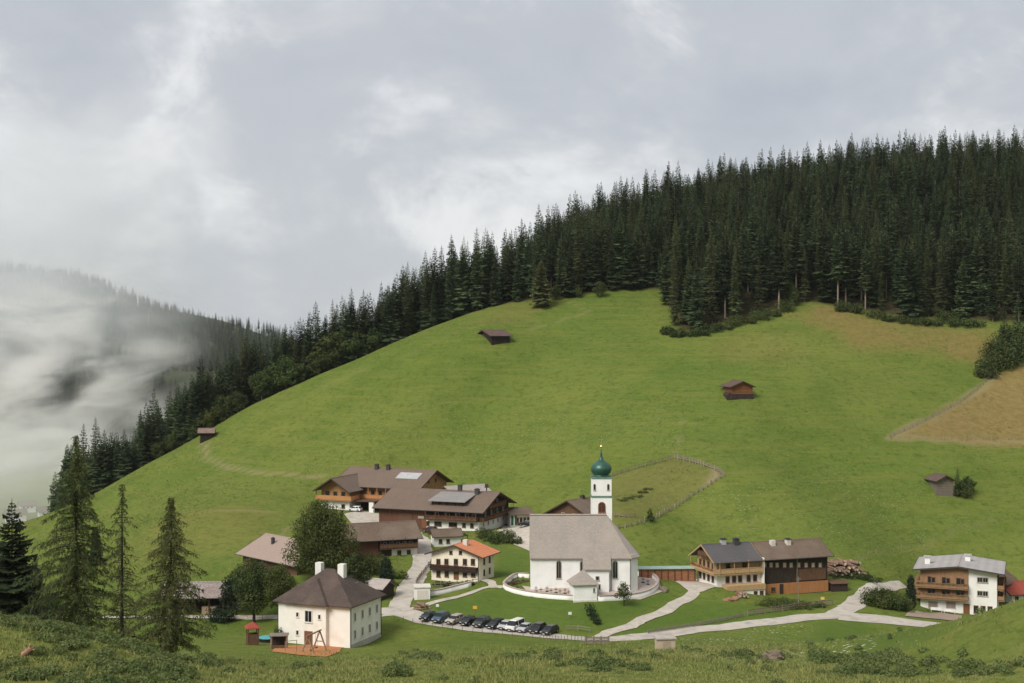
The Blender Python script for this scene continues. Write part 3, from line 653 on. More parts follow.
bush("grey-green garden shrub below the long brown barn", on(372, 279), 57, 4.4, 7.0, 3200, 0.3, m_leaf_y)
bush("dark green shrub left of the grey-green one under the barn", on(356, 281), 59, 4.2, 6.0, 2400, 0.32, m_leaf)
bush("low flowering shrub at the barn garden corner", on(398, 276), 58, 1.6, 4.5, 700, 0.3, m_leaf)
V, Q = leaf_cloud(60, [(0, 0, 1.3, 1.75, 1.75, 1.5), (0, 0, 3.0, 1.6, 1.6, 1.9), (0, 0, 4.6, 1.0, 1.0, 1.7)], 3000, 0.3)
t = thing('thuja_tree', "dense dark cone-shaped thuja beside the lane", 'tree', on(386, 269)); MB().lathe([(0.2, -0.6), (0.12, 2.5)], 6).build('trunk', bark_d, t); link('crown', np_mesh('crown', V, Q, m_thuja), t)
V, Q = leaf_cloud(61, [(0, 0, 1.2, 1.1, 1.1, 1.4), (0, 0, 3.1, 1.15, 1.1, 2.0), (0, 0, 5.3, 0.8, 0.8, 1.7)], 2600, 0.3)
t = thing('thuja_tree', "black-green columnar thuja at the hotel's left corner", 'tree', on(911, 280)); MB().lathe([(0.2, -0.6), (0.12, 2.5)], 6).build('trunk', bark_d, t); link('crown', np_mesh('crown', V, Q, m_thuja), t)
broadleaf('apple_tree', "young slender tree in front of the churchyard wall", 'tree', at(624, 606), 62, 4.6, 3.2, 1.0, 11, 1000, 0.27, m_leaf)
broadleaf('elder_tree', "small tree leaning on the hut in the right meadow", 'tree', at(968, 494), 63, 4.6, 4.4, 0.4, 10, 1500, 0.36, m_leaf_d)
V, Fc, tb = spruce_meshes(64, 6.6, 1.3, 0.02, 22, 7); t = thing('spruce_tree', "small spruce growing right beside the hut in the right meadow", 'tree', at(957.5, 495)); tb.build('trunk', bark, t); link('crown', np_mesh('spruce_crown', V, Fc, m_spruce), t)
bush("dark bush at the foot of the right meadow hut", at(962, 496), 65, 2.2, 5.0, 900, 0.34, m_leaf_d)
bush("round shrub standing inside the fenced paddock", at(650, 521), 66, 1.9, 1.6, 350, 0.26, m_leaf, name='shrub', cat='shrub')
broadleaf('rowan_tree', "small upright tree at the paddock fence", 'tree', at(650, 523), 67, 3.4, 1.7, 0.6, 7, 420, 0.26, m_leaf)
for (px, py, w, h) in [(629,499,2.6,1.0),(637,497,2.6,1.0),(643,493,2.4,1.1),(648,490,2.2,1.2),(622,501,2.4,0.9)]: bush("low dark nettles in the paddock behind the tower", at(px, py), int(px), h*0.6, w*1.3, 150, 0.3, m_leaf_y, 'nettle clumps in the paddock', 'nettle_clump', 'shrub')
# shrubs in gardens and along roads
for i, (px, d, h, w, m) in enumerate([(871,263,2.6,4.0,m_leaf),(880,261,3.0,4.5,m_leaf_y),(891,261,3.0,4.5,m_leaf),(899,263,2.6,4,m_leaf),(876,267,3.2,5,m_leaf),(888,267,3.4,5,m_leaf_y),(898,269,3.2,5,m_leaf),(884,272,3.2,5,m_leaf_d),(895,274,3.4,4.5,m_leaf_d),(903,266,2.2,3.5,m_leaf_y)]):
    bush("bushy green shrub in the thicket left of the hotel", on(px, d), 70+i, h, w, 1200, 0.32, m, 'shrubs of the hotel thicket', 'shrub', 'shrub')
for i, (px, d, h, w, m) in enumerate([(492,308,2.3,5,m_leaf_d),(500,306,2.6,5,m_leaf_d),(507,309,2.2,4,m_leaf),(514,305,1.7,3.5,m_leaf_d),(484,312,2.5,4,m_leaf_d)]):
    bush("dark shrub in the garden below the big farmhouse", on(px, d), 80+i, h, w, 800, 0.32, m, 'shrubs in the farmhouse garden', 'shrub', 'shrub')
for i, (px, d, h, w, m) in enumerate([(438,271,1.1,2.6,m_leaf),(448,270,1.0,2.6,m_leaf),(462,269,0.9,2.4,m_leaf_d),(470,269,1.0,2.4,m_leaf)]):
    bush("low garden shrub in front of the cream house", on(px, d), 90+i, h, w, 400, 0.25, m, 'shrubs at the cream house', 'shrub', 'shrub')
for i, (px, d, h, w) in enumerate([(769,259,1.3,6),(785,258,1.2,6),(800,258,1.1,5),(815,260,1.0,4),(776,263,1.2,5),(794,262,1.3,5)]):
    bush("vegetable and flower bed plants below the dark farmhouse", on(px, d), 100+i, h, w, 700, 0.25, m_leaf if i % 2 else m_leaf_y, 'kitchen garden plants', 'garden_plant', 'plant')
for i, (px, d, h, w) in enumerate([(592,246,1.6,1.6),(590,248,1.7,1.6),(594,244,1.5,1.5),(597,242.5,1.3,1.4)]):
    bush("dark hedge plant on the bank below the chapel", on(px, d), 110+i, h, w, 320, 0.22, m_thuja, 'hedge below the chapel', 'hedge_plant', 'hedge')
for i, (px, d, h, w) in enumerate([(844,287,1.5,7),(856,288,1.4,7),(868,289,1.3,6)]):
    bush("dark low bushes along the bank behind the road bend", on(px, d), 116+i, h, w, 700, 0.3, m_leaf_d, 'bushes at the road bend', 'bush', 'bush')
# bushes along the front of the wood
EDGE = [(668,334,5,8),(676,337,4.2,8),(688,337,4,8),(700,335,4,8),(712,332,3.6,8),(724,329,3.5,8),(736,326,3.6,8),(748,323,3.6,8),(760,320,4,8),(772,316,4.5,8),(786,312,7,9),(842,311,5.5,8),(855,313,4,8),(876,318,4,9),(890,321,4,9),(904,323,4,9),(918,324,4,9),(933,325,4.5,9),(946,322,6,9),(958,325,4,9),(972,326,4.5,9)]
for i, (px, py, h, w) in enumerate(EDGE):
    bush("leafy bush at the front edge of the wood, "+("under the tongue reaching into the meadow" if px < 770 else ("above the brownish grass" if px < 900 else "far right above the meadow")), at(px, py), 130+i, h*rnd.uniform(0.4, 1.15), w*rnd.uniform(0.55, 1.0), 800, 0.5, rnd.choice([m_leaf, m_leaf_d, m_leaf_d]), 'bushes at the edge of the wood')
for i, (px, py, h, w) in enumerate([(990,372,7,9),(1000,370,9,10),(1012,366,10,11),(1006,352,9,10),(1020,358,10,10),(996,358,8,9),(1015,342,8,10),(1030,350,10,10),(986,377,4,7)]):
    bush("dark bush in the thicket above the brown field", at(px, py), 160+i, h*0.8, w, 1200, 0.6, m_leaf_d if i % 3 else m_leaf, 'thicket above the brown field')
for i, (px, py, h) in enumerate([(1004,352,15),(1018,350,18),(1010,360,11),(998,366,9)]):
    p = at(px, py); V, Fc, tb = spruce_meshes(210+i, h, h*0.15, 0.03, 26, 8, 0.0, 1.2); t = thing('spruce_tree', ['tall spruce rising from the thicket above the brown field', 'tallest spruce of the thicket, at the right picture edge', 'short spruce in the middle of the thicket above the brown field', 'smallest spruce low in the thicket above the brown field'][i], 'tree', p, i); tb.build('trunk', bark, t, smooth=True); link('crown', np_mesh('spruce_crown', V, Fc, m_spruce), t)
r5 = random.Random(5)
BL = [broadleaf_meshes(180+k, 11, 9.5, 0.8, 14, 2600, 0.6) for k in range(4)]
BLM = [(np_mesh('crown', b[0], b[1], [m_leaf, m_leaf_d, m_leaf_y, m_leaf][k]), b[2].mesh('trunk', bark, True)) for k, b in enumerate(BL)]
for i, (px, dd, s) in enumerate([(206,8,0.75),(222,7,0.85),(238,6,0.7),(262,6,0.95),(272,8,1.0),(286,6,1.1),(300,5,0.7),(318,6,0.9),(332,7,1.3),(345,8,1.25),(358,7,1.05),(372,6,0.9),(192,7,0.7),(172,8,0.6),(160,8,0.6),(396,7,0.7),(180,16,0.8),(310,14,1.2)]):
    base = 430+ (px-105)*0.1+dd+6; p = on(px, base); k = r5.randrange(4)
    tree_thing('broadleaf_tree', "rounded "+["bright green", "dark green", "yellow-green", "mid green"][k]+" broadleaf tree at the meadow crest, "+("near the skyline hut" if px < 230 else ("half way along the left wood" if px < 325 else "nearest the top hay barn")), 'tree', p-Vector((0, 0, 0.3)), *BLM[k], s, r5.random()*6.28, 'broadleaf trees along the meadow crest')
for i, (px, py, s) in enumerate([(600,297,0.5),(555,300,0.45),(578,298,0.35),(690,322,0.8),(790,306,0.7)]):
    tree_thing('broadleaf_tree', "small rounded tree in front of the spruces", 'tree', at(px, py), *BLM[i % 2], s, r5.random()*6.28, 'small trees in front of the spruces')

# ------------------------------------------------------------------ ground cover near the camera
def cover_points(n, seed, x0, x1, y0, y1, dens):
    g = np.random.default_rng(seed); x = g.uniform(x0, x1, n); y = g.uniform(y0, y1, n); u = CX+F*x/y; k = (g.random(n) < dens(x, y, u)) & (u > -40) & (u < 1064)
    x = x[k]; y = y[k]; return x, y, gz(x, y), g
def grass_blades():
    def dens(x, y, u): return np.clip(1.25-(y-95)/95, 0.05, 1)*(0.55+0.45*vnoise(x, y, 5, 41))*(1-0.9*sstep(28, 36, x)*sstep(111, 117, y))*np.where(road_d(x, y) < 4.5, 0, 1)
    x, y, z, g = cover_points(420000, 3, -100, 90, 88, 200, dens); n = len(x)
    hh = (0.22+0.33*g.random(n)**2)*(0.7+0.5*np.clip(vnoise(x, y, 7, 42), -0.6, 1)); a = g.random(n)*6.28; w = 0.035+0.03*g.random(n); lx = g.normal(size=n)*0.15; ly = g.normal(size=n)*0.15
    V = np.empty((n, 3, 3)); V[:, 0] = np.stack([x-np.cos(a)*w, y-np.sin(a)*w, z-0.03], 1); V[:, 1] = np.stack([x+np.cos(a)*w, y+np.sin(a)*w, z-0.03], 1); V[:, 2] = np.stack([x+lx, y+ly, z+hh], 1)
    me = np_mesh('grass', V.reshape(-1, 3), np.arange(3*n).reshape(n, 3), M("grass_blades", (0.250, 0.245, 0.084), (0.140, 0.168, 0.048), 0.25, 0.9)); tag(link('grass', me), "long uncut grass on the slope nearest the camera", kind='stuff')
def road_d(x, y): return poly_dist(x, y, [tuple(at(*p, dmin=180)) for p in [(300,618),(385,611),(440,622),(530,634.5),(595,640),(665,634.5),(740,625.5),(812,617.5)]], False)
def undergrowth():
    """ferns, bilberry and alpenrose clumps on the rim"""
    g0 = random.Random(9); B = []
    def clump(p, h, w): B.append((p.x, p.y, p.z+h*0.35, w*0.5, w*0.5, h*0.65))
    for i in range(460):      # the shrubby knoll on the left
        u = g0.uniform(-30, 190); d = g0.uniform(94, 116)
        if g0.random() < 0.35+0.5*(vnoise(u/F*d*1.0, d, 6, 50)+0.5): clump(on(u, d), g0.uniform(0.25, 0.7), g0.uniform(0.9, 2.4))
    for i in range(300):      # the band across the middle and right
        u = g0.uniform(400, 1040); p_ = at(u, g0.gauss(661+max(0, u-820)*0.02, 3.6)); d = p_.y
        if g0.random() < 0.35+0.75*float(vnoise(u/F*d, d*0.5, 7, 51))+(0.15 if u > 560 else 0): clump(on(u, d), g0.uniform(0.35, 0.85), g0.uniform(0.9, 2.6))
    for i in range(70):
        u = g0.uniform(820, 1040); d = at(u, g0.gauss(674, 4)).y
        if g0.random() < 0.55+0.5*float(vnoise(u/F*d, d, 6, 52)): clump(on(u, d), g0.uniform(0.3, 0.8), g0.uniform(0.8, 2.0))
    for i in range(90):       # scattered tufts
        u = g0.uniform(190, 1000); d = g0.uniform(105, 175); clump(on(u, d), g0.uniform(0.2, 0.6), g0.uniform(0.5, 1.5))
    for (u, d, h, w) in [(300,150,0.8,2),(316,150,0.7,1.6),(393,120,1.3,2.2),(404,120,1.1,1.8),(205,175,0.9,3),(435,135,0.9,1.6),(200,116,0.8,2.2),(214,118,0.7,2),(553,133,1.2,2)]: clump(on(u, d), h, w)
    V, Q = leaf_cloud(77, B, 84000, 0.21)
    tag(link('undergrowth', np_mesh('undergrowth', V, Q, leaf_mat("undergrowth_leaves", (0.092, 0.128, 0.040), (0.215, 0.238, 0.088), 0.1, 0.5, 0.28))), "low ferns and alpine shrubs spreading over the near slope", kind='stuff')
def meadow_tufts():
    """taller tufts that break up the mown hillside"""
    def dens(x, y, u): return np.clip(0.35+0.9*vnoise(x, y, 14, 61), 0.02, 1)*np.where(forest_depth(x, y) > 0, 0, 1)*np.where(y < 285, 0.0, 1)
    x, y, z, g = cover_points(150000, 8, -230, 220, 280, 480, dens); n = len(x); a = g.random(n)*6.28; w = 0.10+0.14*g.random(n); hh = 0.10+0.16*g.random(n); lx = g.normal(size=n)*0.15
    V = np.empty((n, 3, 3)); V[:, 0] = np.stack([x-np.cos(a)*w, y-np.sin(a)*w, z-0.02], 1); V[:, 1] = np.stack([x+np.cos(a)*w, y+np.sin(a)*w, z-0.02], 1); V[:, 2] = np.stack([x+lx, y+lx, z+hh], 1)
    me = np_mesh('meadow_tufts', V.reshape(-1, 3), np.arange(3*n).reshape(n, 3), M("tuft_blades", (0.205, 0.215, 0.060), (0.110, 0.150, 0.030), 0.1, 0.9)); tag(link('meadow_grass', me), "taller grass tufts scattered over the hillside meadow", kind='stuff')
grass_blades(); undergrowth(); meadow_tufts()

# ------------------------------------------------------------------ far valley side, mist and air
def mountain():
    xs = np.linspace(-2600, 500, 130); ys = np.linspace(1500, 4200, 90); X, Y = np.meshgrid(xs, ys)
    crest = np.interp(X, [-2600,-1350,-1138,-804,-582,-380,-200,500], [300,215,140,55,-2,-22,-50,-60])
    zz = CAMZ-150+(crest+150)*sstep(1750, 3000, Y+160*vnoise(X, Y, 420, 3))*(1-0.5*sstep(3000, 4200, Y))+38*vnoise(X, Y, 330, 1)*sstep(1750, 2100, Y)+16*vnoise(X, Y, 120, 2)*sstep(1750, 2100, Y)-8
    ny, nx = X.shape; i = (np.arange(nx-1)[None, :]+nx*np.arange(ny-1)[:, None]).ravel()
    me = np_mesh("mountain", np.stack([X.ravel(), Y.ravel(), zz.ravel()], 1), np.stack([i, i+1, i+nx+1, i+nx], 1), M("mountain_forest_floor", (0.075, 0.085, 0.035), (0.030, 0.040, 0.022), 0.01, 0.95), True)
    tag(link("mountain", me), "steep wooded mountainside across the valley", kind='structure')
    g = random.Random(21); pts = []
    while len(pts) < 5200:
        y = g.uniform(1850, 3150); u = g.uniform(-30, 285); x = (u-CX)/F*y
        j = int((y-1500)/2700*89); k = int((x+2600)/3100*129)
        if vnoise(x, y, 140, 9) < -0.45 and y < 2700: continue
        pts.append((x, y, float(zz[j, k])-1.0, g.uniform(0.7, 1.15), g.uniform(0, 6.28), g.randrange(min(3, len(keys)))))
    scatter_object('far_forest', 'distant spruce wood on the misty mountainside', pts, [crown_objs[k] for k in keys[:3]])
mountain()
def volume_mat(name, color, dens, shape=None):
    m = bpy.data.materials.new(name); m.use_nodes = True; nt = m.node_tree; N = nt.nodes; L = nt.links; N.clear()
    out = N.new('ShaderNodeOutputMaterial'); v = N.new('ShaderNodeVolumePrincipled'); v.inputs['Color'].default_value = (*color, 1); v.inputs['Density'].default_value = dens; v.inputs['Anisotropy'].default_value = 0.1
    L.new(v.outputs['Volume'], out.inputs['Volume'])
    if shape:
        # wisps: warped noise, thick low down and thinning out towards the sides of the bank
        geo = N.new('ShaderNodeNewGeometry'); tc = N.new('ShaderNodeTexCoord')
        mp = N.new('ShaderNodeMapping'); mp.inputs['Location'].default_value = shape['off']; mp.inputs['Scale'].default_value = (0.9, 0.12, 1.15); L.new(geo.outputs['Position'], mp.inputs['Vector'])
        n = N.new('ShaderNodeTexNoise'); n.inputs['Scale'].default_value = shape['scale']; n.inputs['Detail'].default_value = 6; n.inputs['Roughness'].default_value = 0.66; n.inputs['Distortion'].default_value = 0.7; L.new(mp.outputs['Vector'], n.inputs['Vector'])
        sx = N.new('ShaderNodeSeparateXYZ'); L.new(tc.outputs['Generated'], sx.inputs[0])
        def rr(src, pts):
            r = N.new('ShaderNodeValToRGB'); e = r.color_ramp.elements
            while len(e) < len(pts): e.new(0.5)
            for el, (p, c) in zip(e, pts): el.position = p; el.color = (c, c, c, 1)
            L.new(src, r.inputs['Fac']); return r.outputs['Color']
        zz = rr(sx.outputs['Z'], shape['z']); xx = rr(sx.outputs['X'], shape['x']); nn = rr(n.outputs['Fac'], shape['n']); yy = rr(sx.outputs['Y'], [(0, 0), (0.2, 1), (0.8, 1), (1, 0)])
        def mul(a, b):
            q = N.new('ShaderNodeMath'); q.operation = 'MULTIPLY'; L.new(a, q.inputs[0])
            if isinstance(b, float): q.inputs[1].default_value = b
            else: L.new(b, q.inputs[1])
            return q.outputs[0]
        L.new(mul(mul(mul(mul(zz, xx), yy), nn), dens), v.inputs['Density'])
    return m
def mist(name, label, x0, x1, y0, y1, z0, z1, m):
    o = MB().box(x0, x1, y0, y1, CAMZ+z0, CAMZ+z1).build(name, m); tag(o, label, kind='stuff'); return o
mist('mist', "broken white wisps of mist drifting up the far mountainside", -1150, -360, 1450, 1700, -175, 120,
     volume_mat("mist_air", (1.0, 0.985, 0.985), 0.028, dict(scale=0.021, off=(2.3, 0.7, 1.9), n=[(0.43, 0.01), (0.51, 0.2), (0.61, 1)], z=[(0, 1), (0.35, 0.9), (0.62, 0.6), (0.82, 0.25), (1, 0)], x=[(0, 1), (0.55, 0.95), (0.85, 0.55), (1, 0)])))
mist('cloud_veil', "pale cloud veil hanging on the upper left of the far mountain", -1500, -420, 1750, 2150, -60, 330,
     volume_mat("veil_air", (0.955, 0.975, 1.0), 0.022, dict(scale=0.006, off=(0.4, 2.2, 0.3), n=[(0.36, 0.35), (0.60, 1)], z=[(0, 0), (0.25, 0.7), (0.55, 1), (0.8, 0.6), (1, 0)], x=[(0, 1), (0.5, 0.8), (0.8, 0.25), (1, 0)])))
mist('low_mist', "thin pale mist lying over the far valley floor", -640, -330, 960, 1400, -160, -60,
     volume_mat("low_mist_air", (0.99, 0.985, 0.98), 0.006, dict(scale=0.008, off=(1.4, 0.2, 0.9), n=[(0.32, 0.25), (0.62, 1)], z=[(0, 1), (0.6, 0.9), (1, 0)], x=[(0, 0), (0.1, 1), (0.85, 0.8), (1, 0)])))
def haze():
    o = MB().box(-3000, 1500, -30, 5200, CAMZ-420, CAMZ+460).build('haze', volume_mat("haze_air", (0.86, 0.90, 0.96), HAZE)); tag(o, "thin damp air of an overcast day", kind='stuff'); return o
HAZE = 0.00003
haze()
# ------------------------------------------------------------------ building kit
plaster = M("white_plaster", (0.80, 0.785, 0.75), (0.73, 0.71, 0.67), 0.6, 0.9, wear=(0.62, 0.59, 0.54))
school_cream = M("school_plaster", (0.83, 0.80, 0.73), (0.77, 0.735, 0.665), 0.6, 0.9, wear=(0.66, 0.61, 0.52))
cream = M("cream_plaster", (0.80, 0.735, 0.60), (0.73, 0.665, 0.53), 0.6, 0.9, wear=(0.60, 0.54, 0.43))
church_white = M("church_limewash", (0.84, 0.83, 0.81), (0.78, 0.77, 0.745), 0.5, 0.9, wear=(0.70, 0.68, 0.65))
wood_orange = M("honey_timber", (0.40, 0.225, 0.10), (0.27, 0.145, 0.065), 1.6, 0.8, (3, 3, 0.6), wear=(0.20, 0.115, 0.06))
wood_pale = M("new_larch_timber", (0.50, 0.335, 0.18), (0.38, 0.245, 0.125), 1.6, 0.8, (3, 3, 0.6))
wood_brown = M("brown_timber", (0.155, 0.085, 0.050), (0.085, 0.047, 0.030), 1.6, 0.85, (3, 3, 0.5))
wood_red = M("red_brown_boards", (0.165, 0.072, 0.044), (0.085, 0.040, 0.028), 1.2, 0.85, (3, 3, 0.4))
wood_dark = M("weathered_black_timber", (0.055, 0.038, 0.030), (0.026, 0.019, 0.016), 1.6, 0.85, (3, 3, 0.5))
wood_grey = M("silvered_timber", (0.26, 0.22, 0.18), (0.15, 0.125, 0.10), 2, 0.9, (3, 3, 0.6))
hotel_wood = M("hotel_timber", (0.33, 0.195, 0.105), (0.23, 0.132, 0.072), 1.4, 0.8, (3, 3, 0.6))
def roof_mat(name, c1, c2, wear=None, row=0.22):
    """courses of tiles or shingles: fine bands down the slope with piece-to-piece variation"""
    m, nt, N, L, b = new_mat(name); tc = N.new('ShaderNodeTexCoord')
    def noise(s, st=(1, 1, 1), det=4):
        mp = N.new('ShaderNodeMapping'); mp.inputs['Scale'].default_value = st; L.new(tc.outputs['Object'], mp.inputs['Vector'])
        n = N.new('ShaderNodeTexNoise'); n.inputs['Scale'].default_value = s; n.inputs['Detail'].default_value = det; n.inputs['Roughness'].default_value = 0.65; L.new(mp.outputs['Vector'], n.inputs['Vector']); return n.outputs['Fac']
    r = N.new('ShaderNodeValToRGB'); r.color_ramp.elements[0].position = 0.34; r.color_ramp.elements[1].position = 0.66; r.color_ramp.elements[0].color = (*c2, 1); r.color_ramp.elements[1].color = (*c1, 1)
    L.new(noise(2.4, (1, 1, 2.2), 6), r.inputs['Fac'])
    r2 = N.new('ShaderNodeValToRGB'); r2.color_ramp.elements[0].position = 0.42; r2.color_ramp.elements[1].position = 0.70; r2.color_ramp.elements[0].color = (0, 0, 0, 1); r2.color_ramp.elements[1].color = (0.75, 0.75, 0.75, 1); L.new(noise(0.22, (1, 1, 0.6), 6), r2.inputs['Fac'])
    mx = N.new('ShaderNodeMix'); mx.data_type = 'RGBA'; L.new(r2.outputs['Color'], mx.inputs['Factor']); L.new(r.outputs['Color'], mx.inputs['A']); mx.inputs['B'].default_value = (*(wear or tuple(x*0.7 for x in c2)), 1)
    wv = N.new('ShaderNodeTexWave'); wv.bands_direction = 'Z'; wv.inputs['Scale'].default_value = 0.31/row; wv.inputs['Distortion'].default_value = 0.6; L.new(tc.outputs['Object'], wv.inputs['Vector'])
    m3 = N.new('ShaderNodeMix'); m3.data_type = 'RGBA'; m3.blend_type = 'MULTIPLY'; m3.inputs['Factor'].default_value = 0.10; L.new(mx.outputs['Result'], m3.inputs['A']); L.new(wv.outputs['Color'], m3.inputs['B'])
    L.new(m3.outputs['Result'], b.inputs['Base Color']); b.inputs['Roughness'].default_value = 0.85
    bp = N.new('ShaderNodeBump'); bp.inputs['Strength'].default_value = 0.5; bp.inputs['Distance'].default_value = 0.05; L.new(wv.outputs['Fac'], bp.inputs['Height']); L.new(bp.outputs['Normal'], b.inputs['Normal'])
    MATS[name] = m; return m
roof_brown = roof_mat("brown_roof_tiles", (0.205, 0.150, 0.116), (0.140, 0.100, 0.078), (0.14, 0.106, 0.084))
roof_brown2 = roof_mat("old_brown_shingles", (0.165, 0.116, 0.084), (0.108, 0.076, 0.057), (0.19, 0.15, 0.115))
roof_school = roof_mat("dark_school_shingles", (0.098, 0.072, 0.061), (0.058, 0.044, 0.040), (0.135, 0.098, 0.078))
roof_church = roof_mat("grey_church_shingles", (0.36, 0.318, 0.282), (0.265, 0.232, 0.205), (0.385, 0.33, 0.285))
roof_orange = roof_mat("orange_clay_tiles", (0.62, 0.235, 0.115), (0.50, 0.175, 0.085), (0.56, 0.25, 0.145))
roof_pink = roof_mat("faded_pink_tiles", (0.36, 0.275, 0.23), (0.29, 0.215, 0.18), (0.33, 0.26, 0.215))
roof_slate = roof_mat("dark_grey_sheet_roof", (0.105, 0.100, 0.102), (0.078, 0.074, 0.076), (0.125, 0.115, 0.112))
roof_hotel = roof_mat("pale_grey_roof", (0.42, 0.395, 0.385), (0.34, 0.32, 0.31), (0.31, 0.285, 0.27))
roof_stone = roof_mat("stone_slab_roof", (0.42, 0.38, 0.36), (0.16, 0.12, 0.11), (0.24, 0.18, 0.16), 0.7)
roof_red = roof_mat("red_roof", (0.36, 0.085, 0.055), (0.27, 0.06, 0.042))
glass = M("window_glass", (0.018, 0.022, 0.026), (0.010, 0.012, 0.014), 0.8, 0.12, spec=0.5)
curtain = M("pale_window_board", (0.52, 0.45, 0.36), (0.42, 0.36, 0.29), 2, 0.8)
frame_w = M("white_window_frame", (0.74, 0.72, 0.68)); frame_b = M("brown_window_frame", (0.15, 0.09, 0.055)); frame_g = M("stone_window_frame", (0.42, 0.38, 0.33))
door_m = M("brown_door", (0.22, 0.095, 0.045), (0.15, 0.065, 0.032), 2, 0.6, (3, 3, 0.5)); inside_shade = M("painted_inside_shade", (0.02, 0.017, 0.015))  # the near-black one paints the shade inside openings
chim_w = M("chimney_plaster", (0.66, 0.62, 0.56), (0.52, 0.48, 0.42), 1.5, 0.9); metal_d = M("dark_sheet_metal", (0.07, 0.065, 0.065), rough=0.5); metal_l = M("light_sheet_metal", (0.55, 0.55, 0.54), rough=0.45, metal=0.3)
fasc = M("barge_board", (0.085, 0.055, 0.040)); fasc_o = M("pale_barge_board", (0.46, 0.30, 0.16))
flower = M("balcony_flowers", (0.30, 0.035, 0.030), (0.045, 0.085, 0.022), 3.5, 0.9); greens = M("balcony_greens", (0.085, 0.115, 0.035), (0.035, 0.055, 0.018), 3.5, 0.9)
_win = {}
def win_mesh(w, h, fm, gm, arch, bars):
    k = (round(w, 2), round(h, 2), fm.name, gm.name, arch, bars)
    if k in _win: return _win[k]
    def outline(w, h): 
        if not arch: return [(-w/2, -h/2), (w/2, -h/2), (w/2, h/2), (-w/2, h/2)]
        rr = w/2; return [(-w/2, -h/2), (w/2, -h/2)]+[(math.cos(math.pi*i/8)*rr, h/2-rr+math.sin(math.pi*i/8)*rr) for i in range(9)]
    t = min(0.13, w*0.16); o = outline(w, h); q = outline(w-2*t, h-2*t); n = len(o); b = MB()
    vs = [(x, -0.09, z) for x, z in o]+[(x, -0.09, z) for x, z in q]+[(x, 0.05, z) for x, z in o]+[(x, 0.05, z) for x, z in q]
    fs = []
    for i in range(n): j = (i+1) % n; fs += [(i, j, n+j, n+i), (j, i, 2*n+i, 2*n+j), (n+i, n+j, 3*n+j, 3*n+i)]
    b.add(vs, fs)
    if bars and w > 0.5: b.box(-0.03, 0.03, -0.085, 0.0, -h/2+t, h/2-t)
    b.box(-w/2-0.06, w/2+0.06, -0.16, 0.0, -h/2-0.07, -h/2+0.01)
    g = MB(); g.prism([(x, z) for x, z in q], -0.045, -0.005, 'Y')
    _win[k] = (b.mesh('window_frame', fm), g.mesh('pane', gm)); return _win[k]
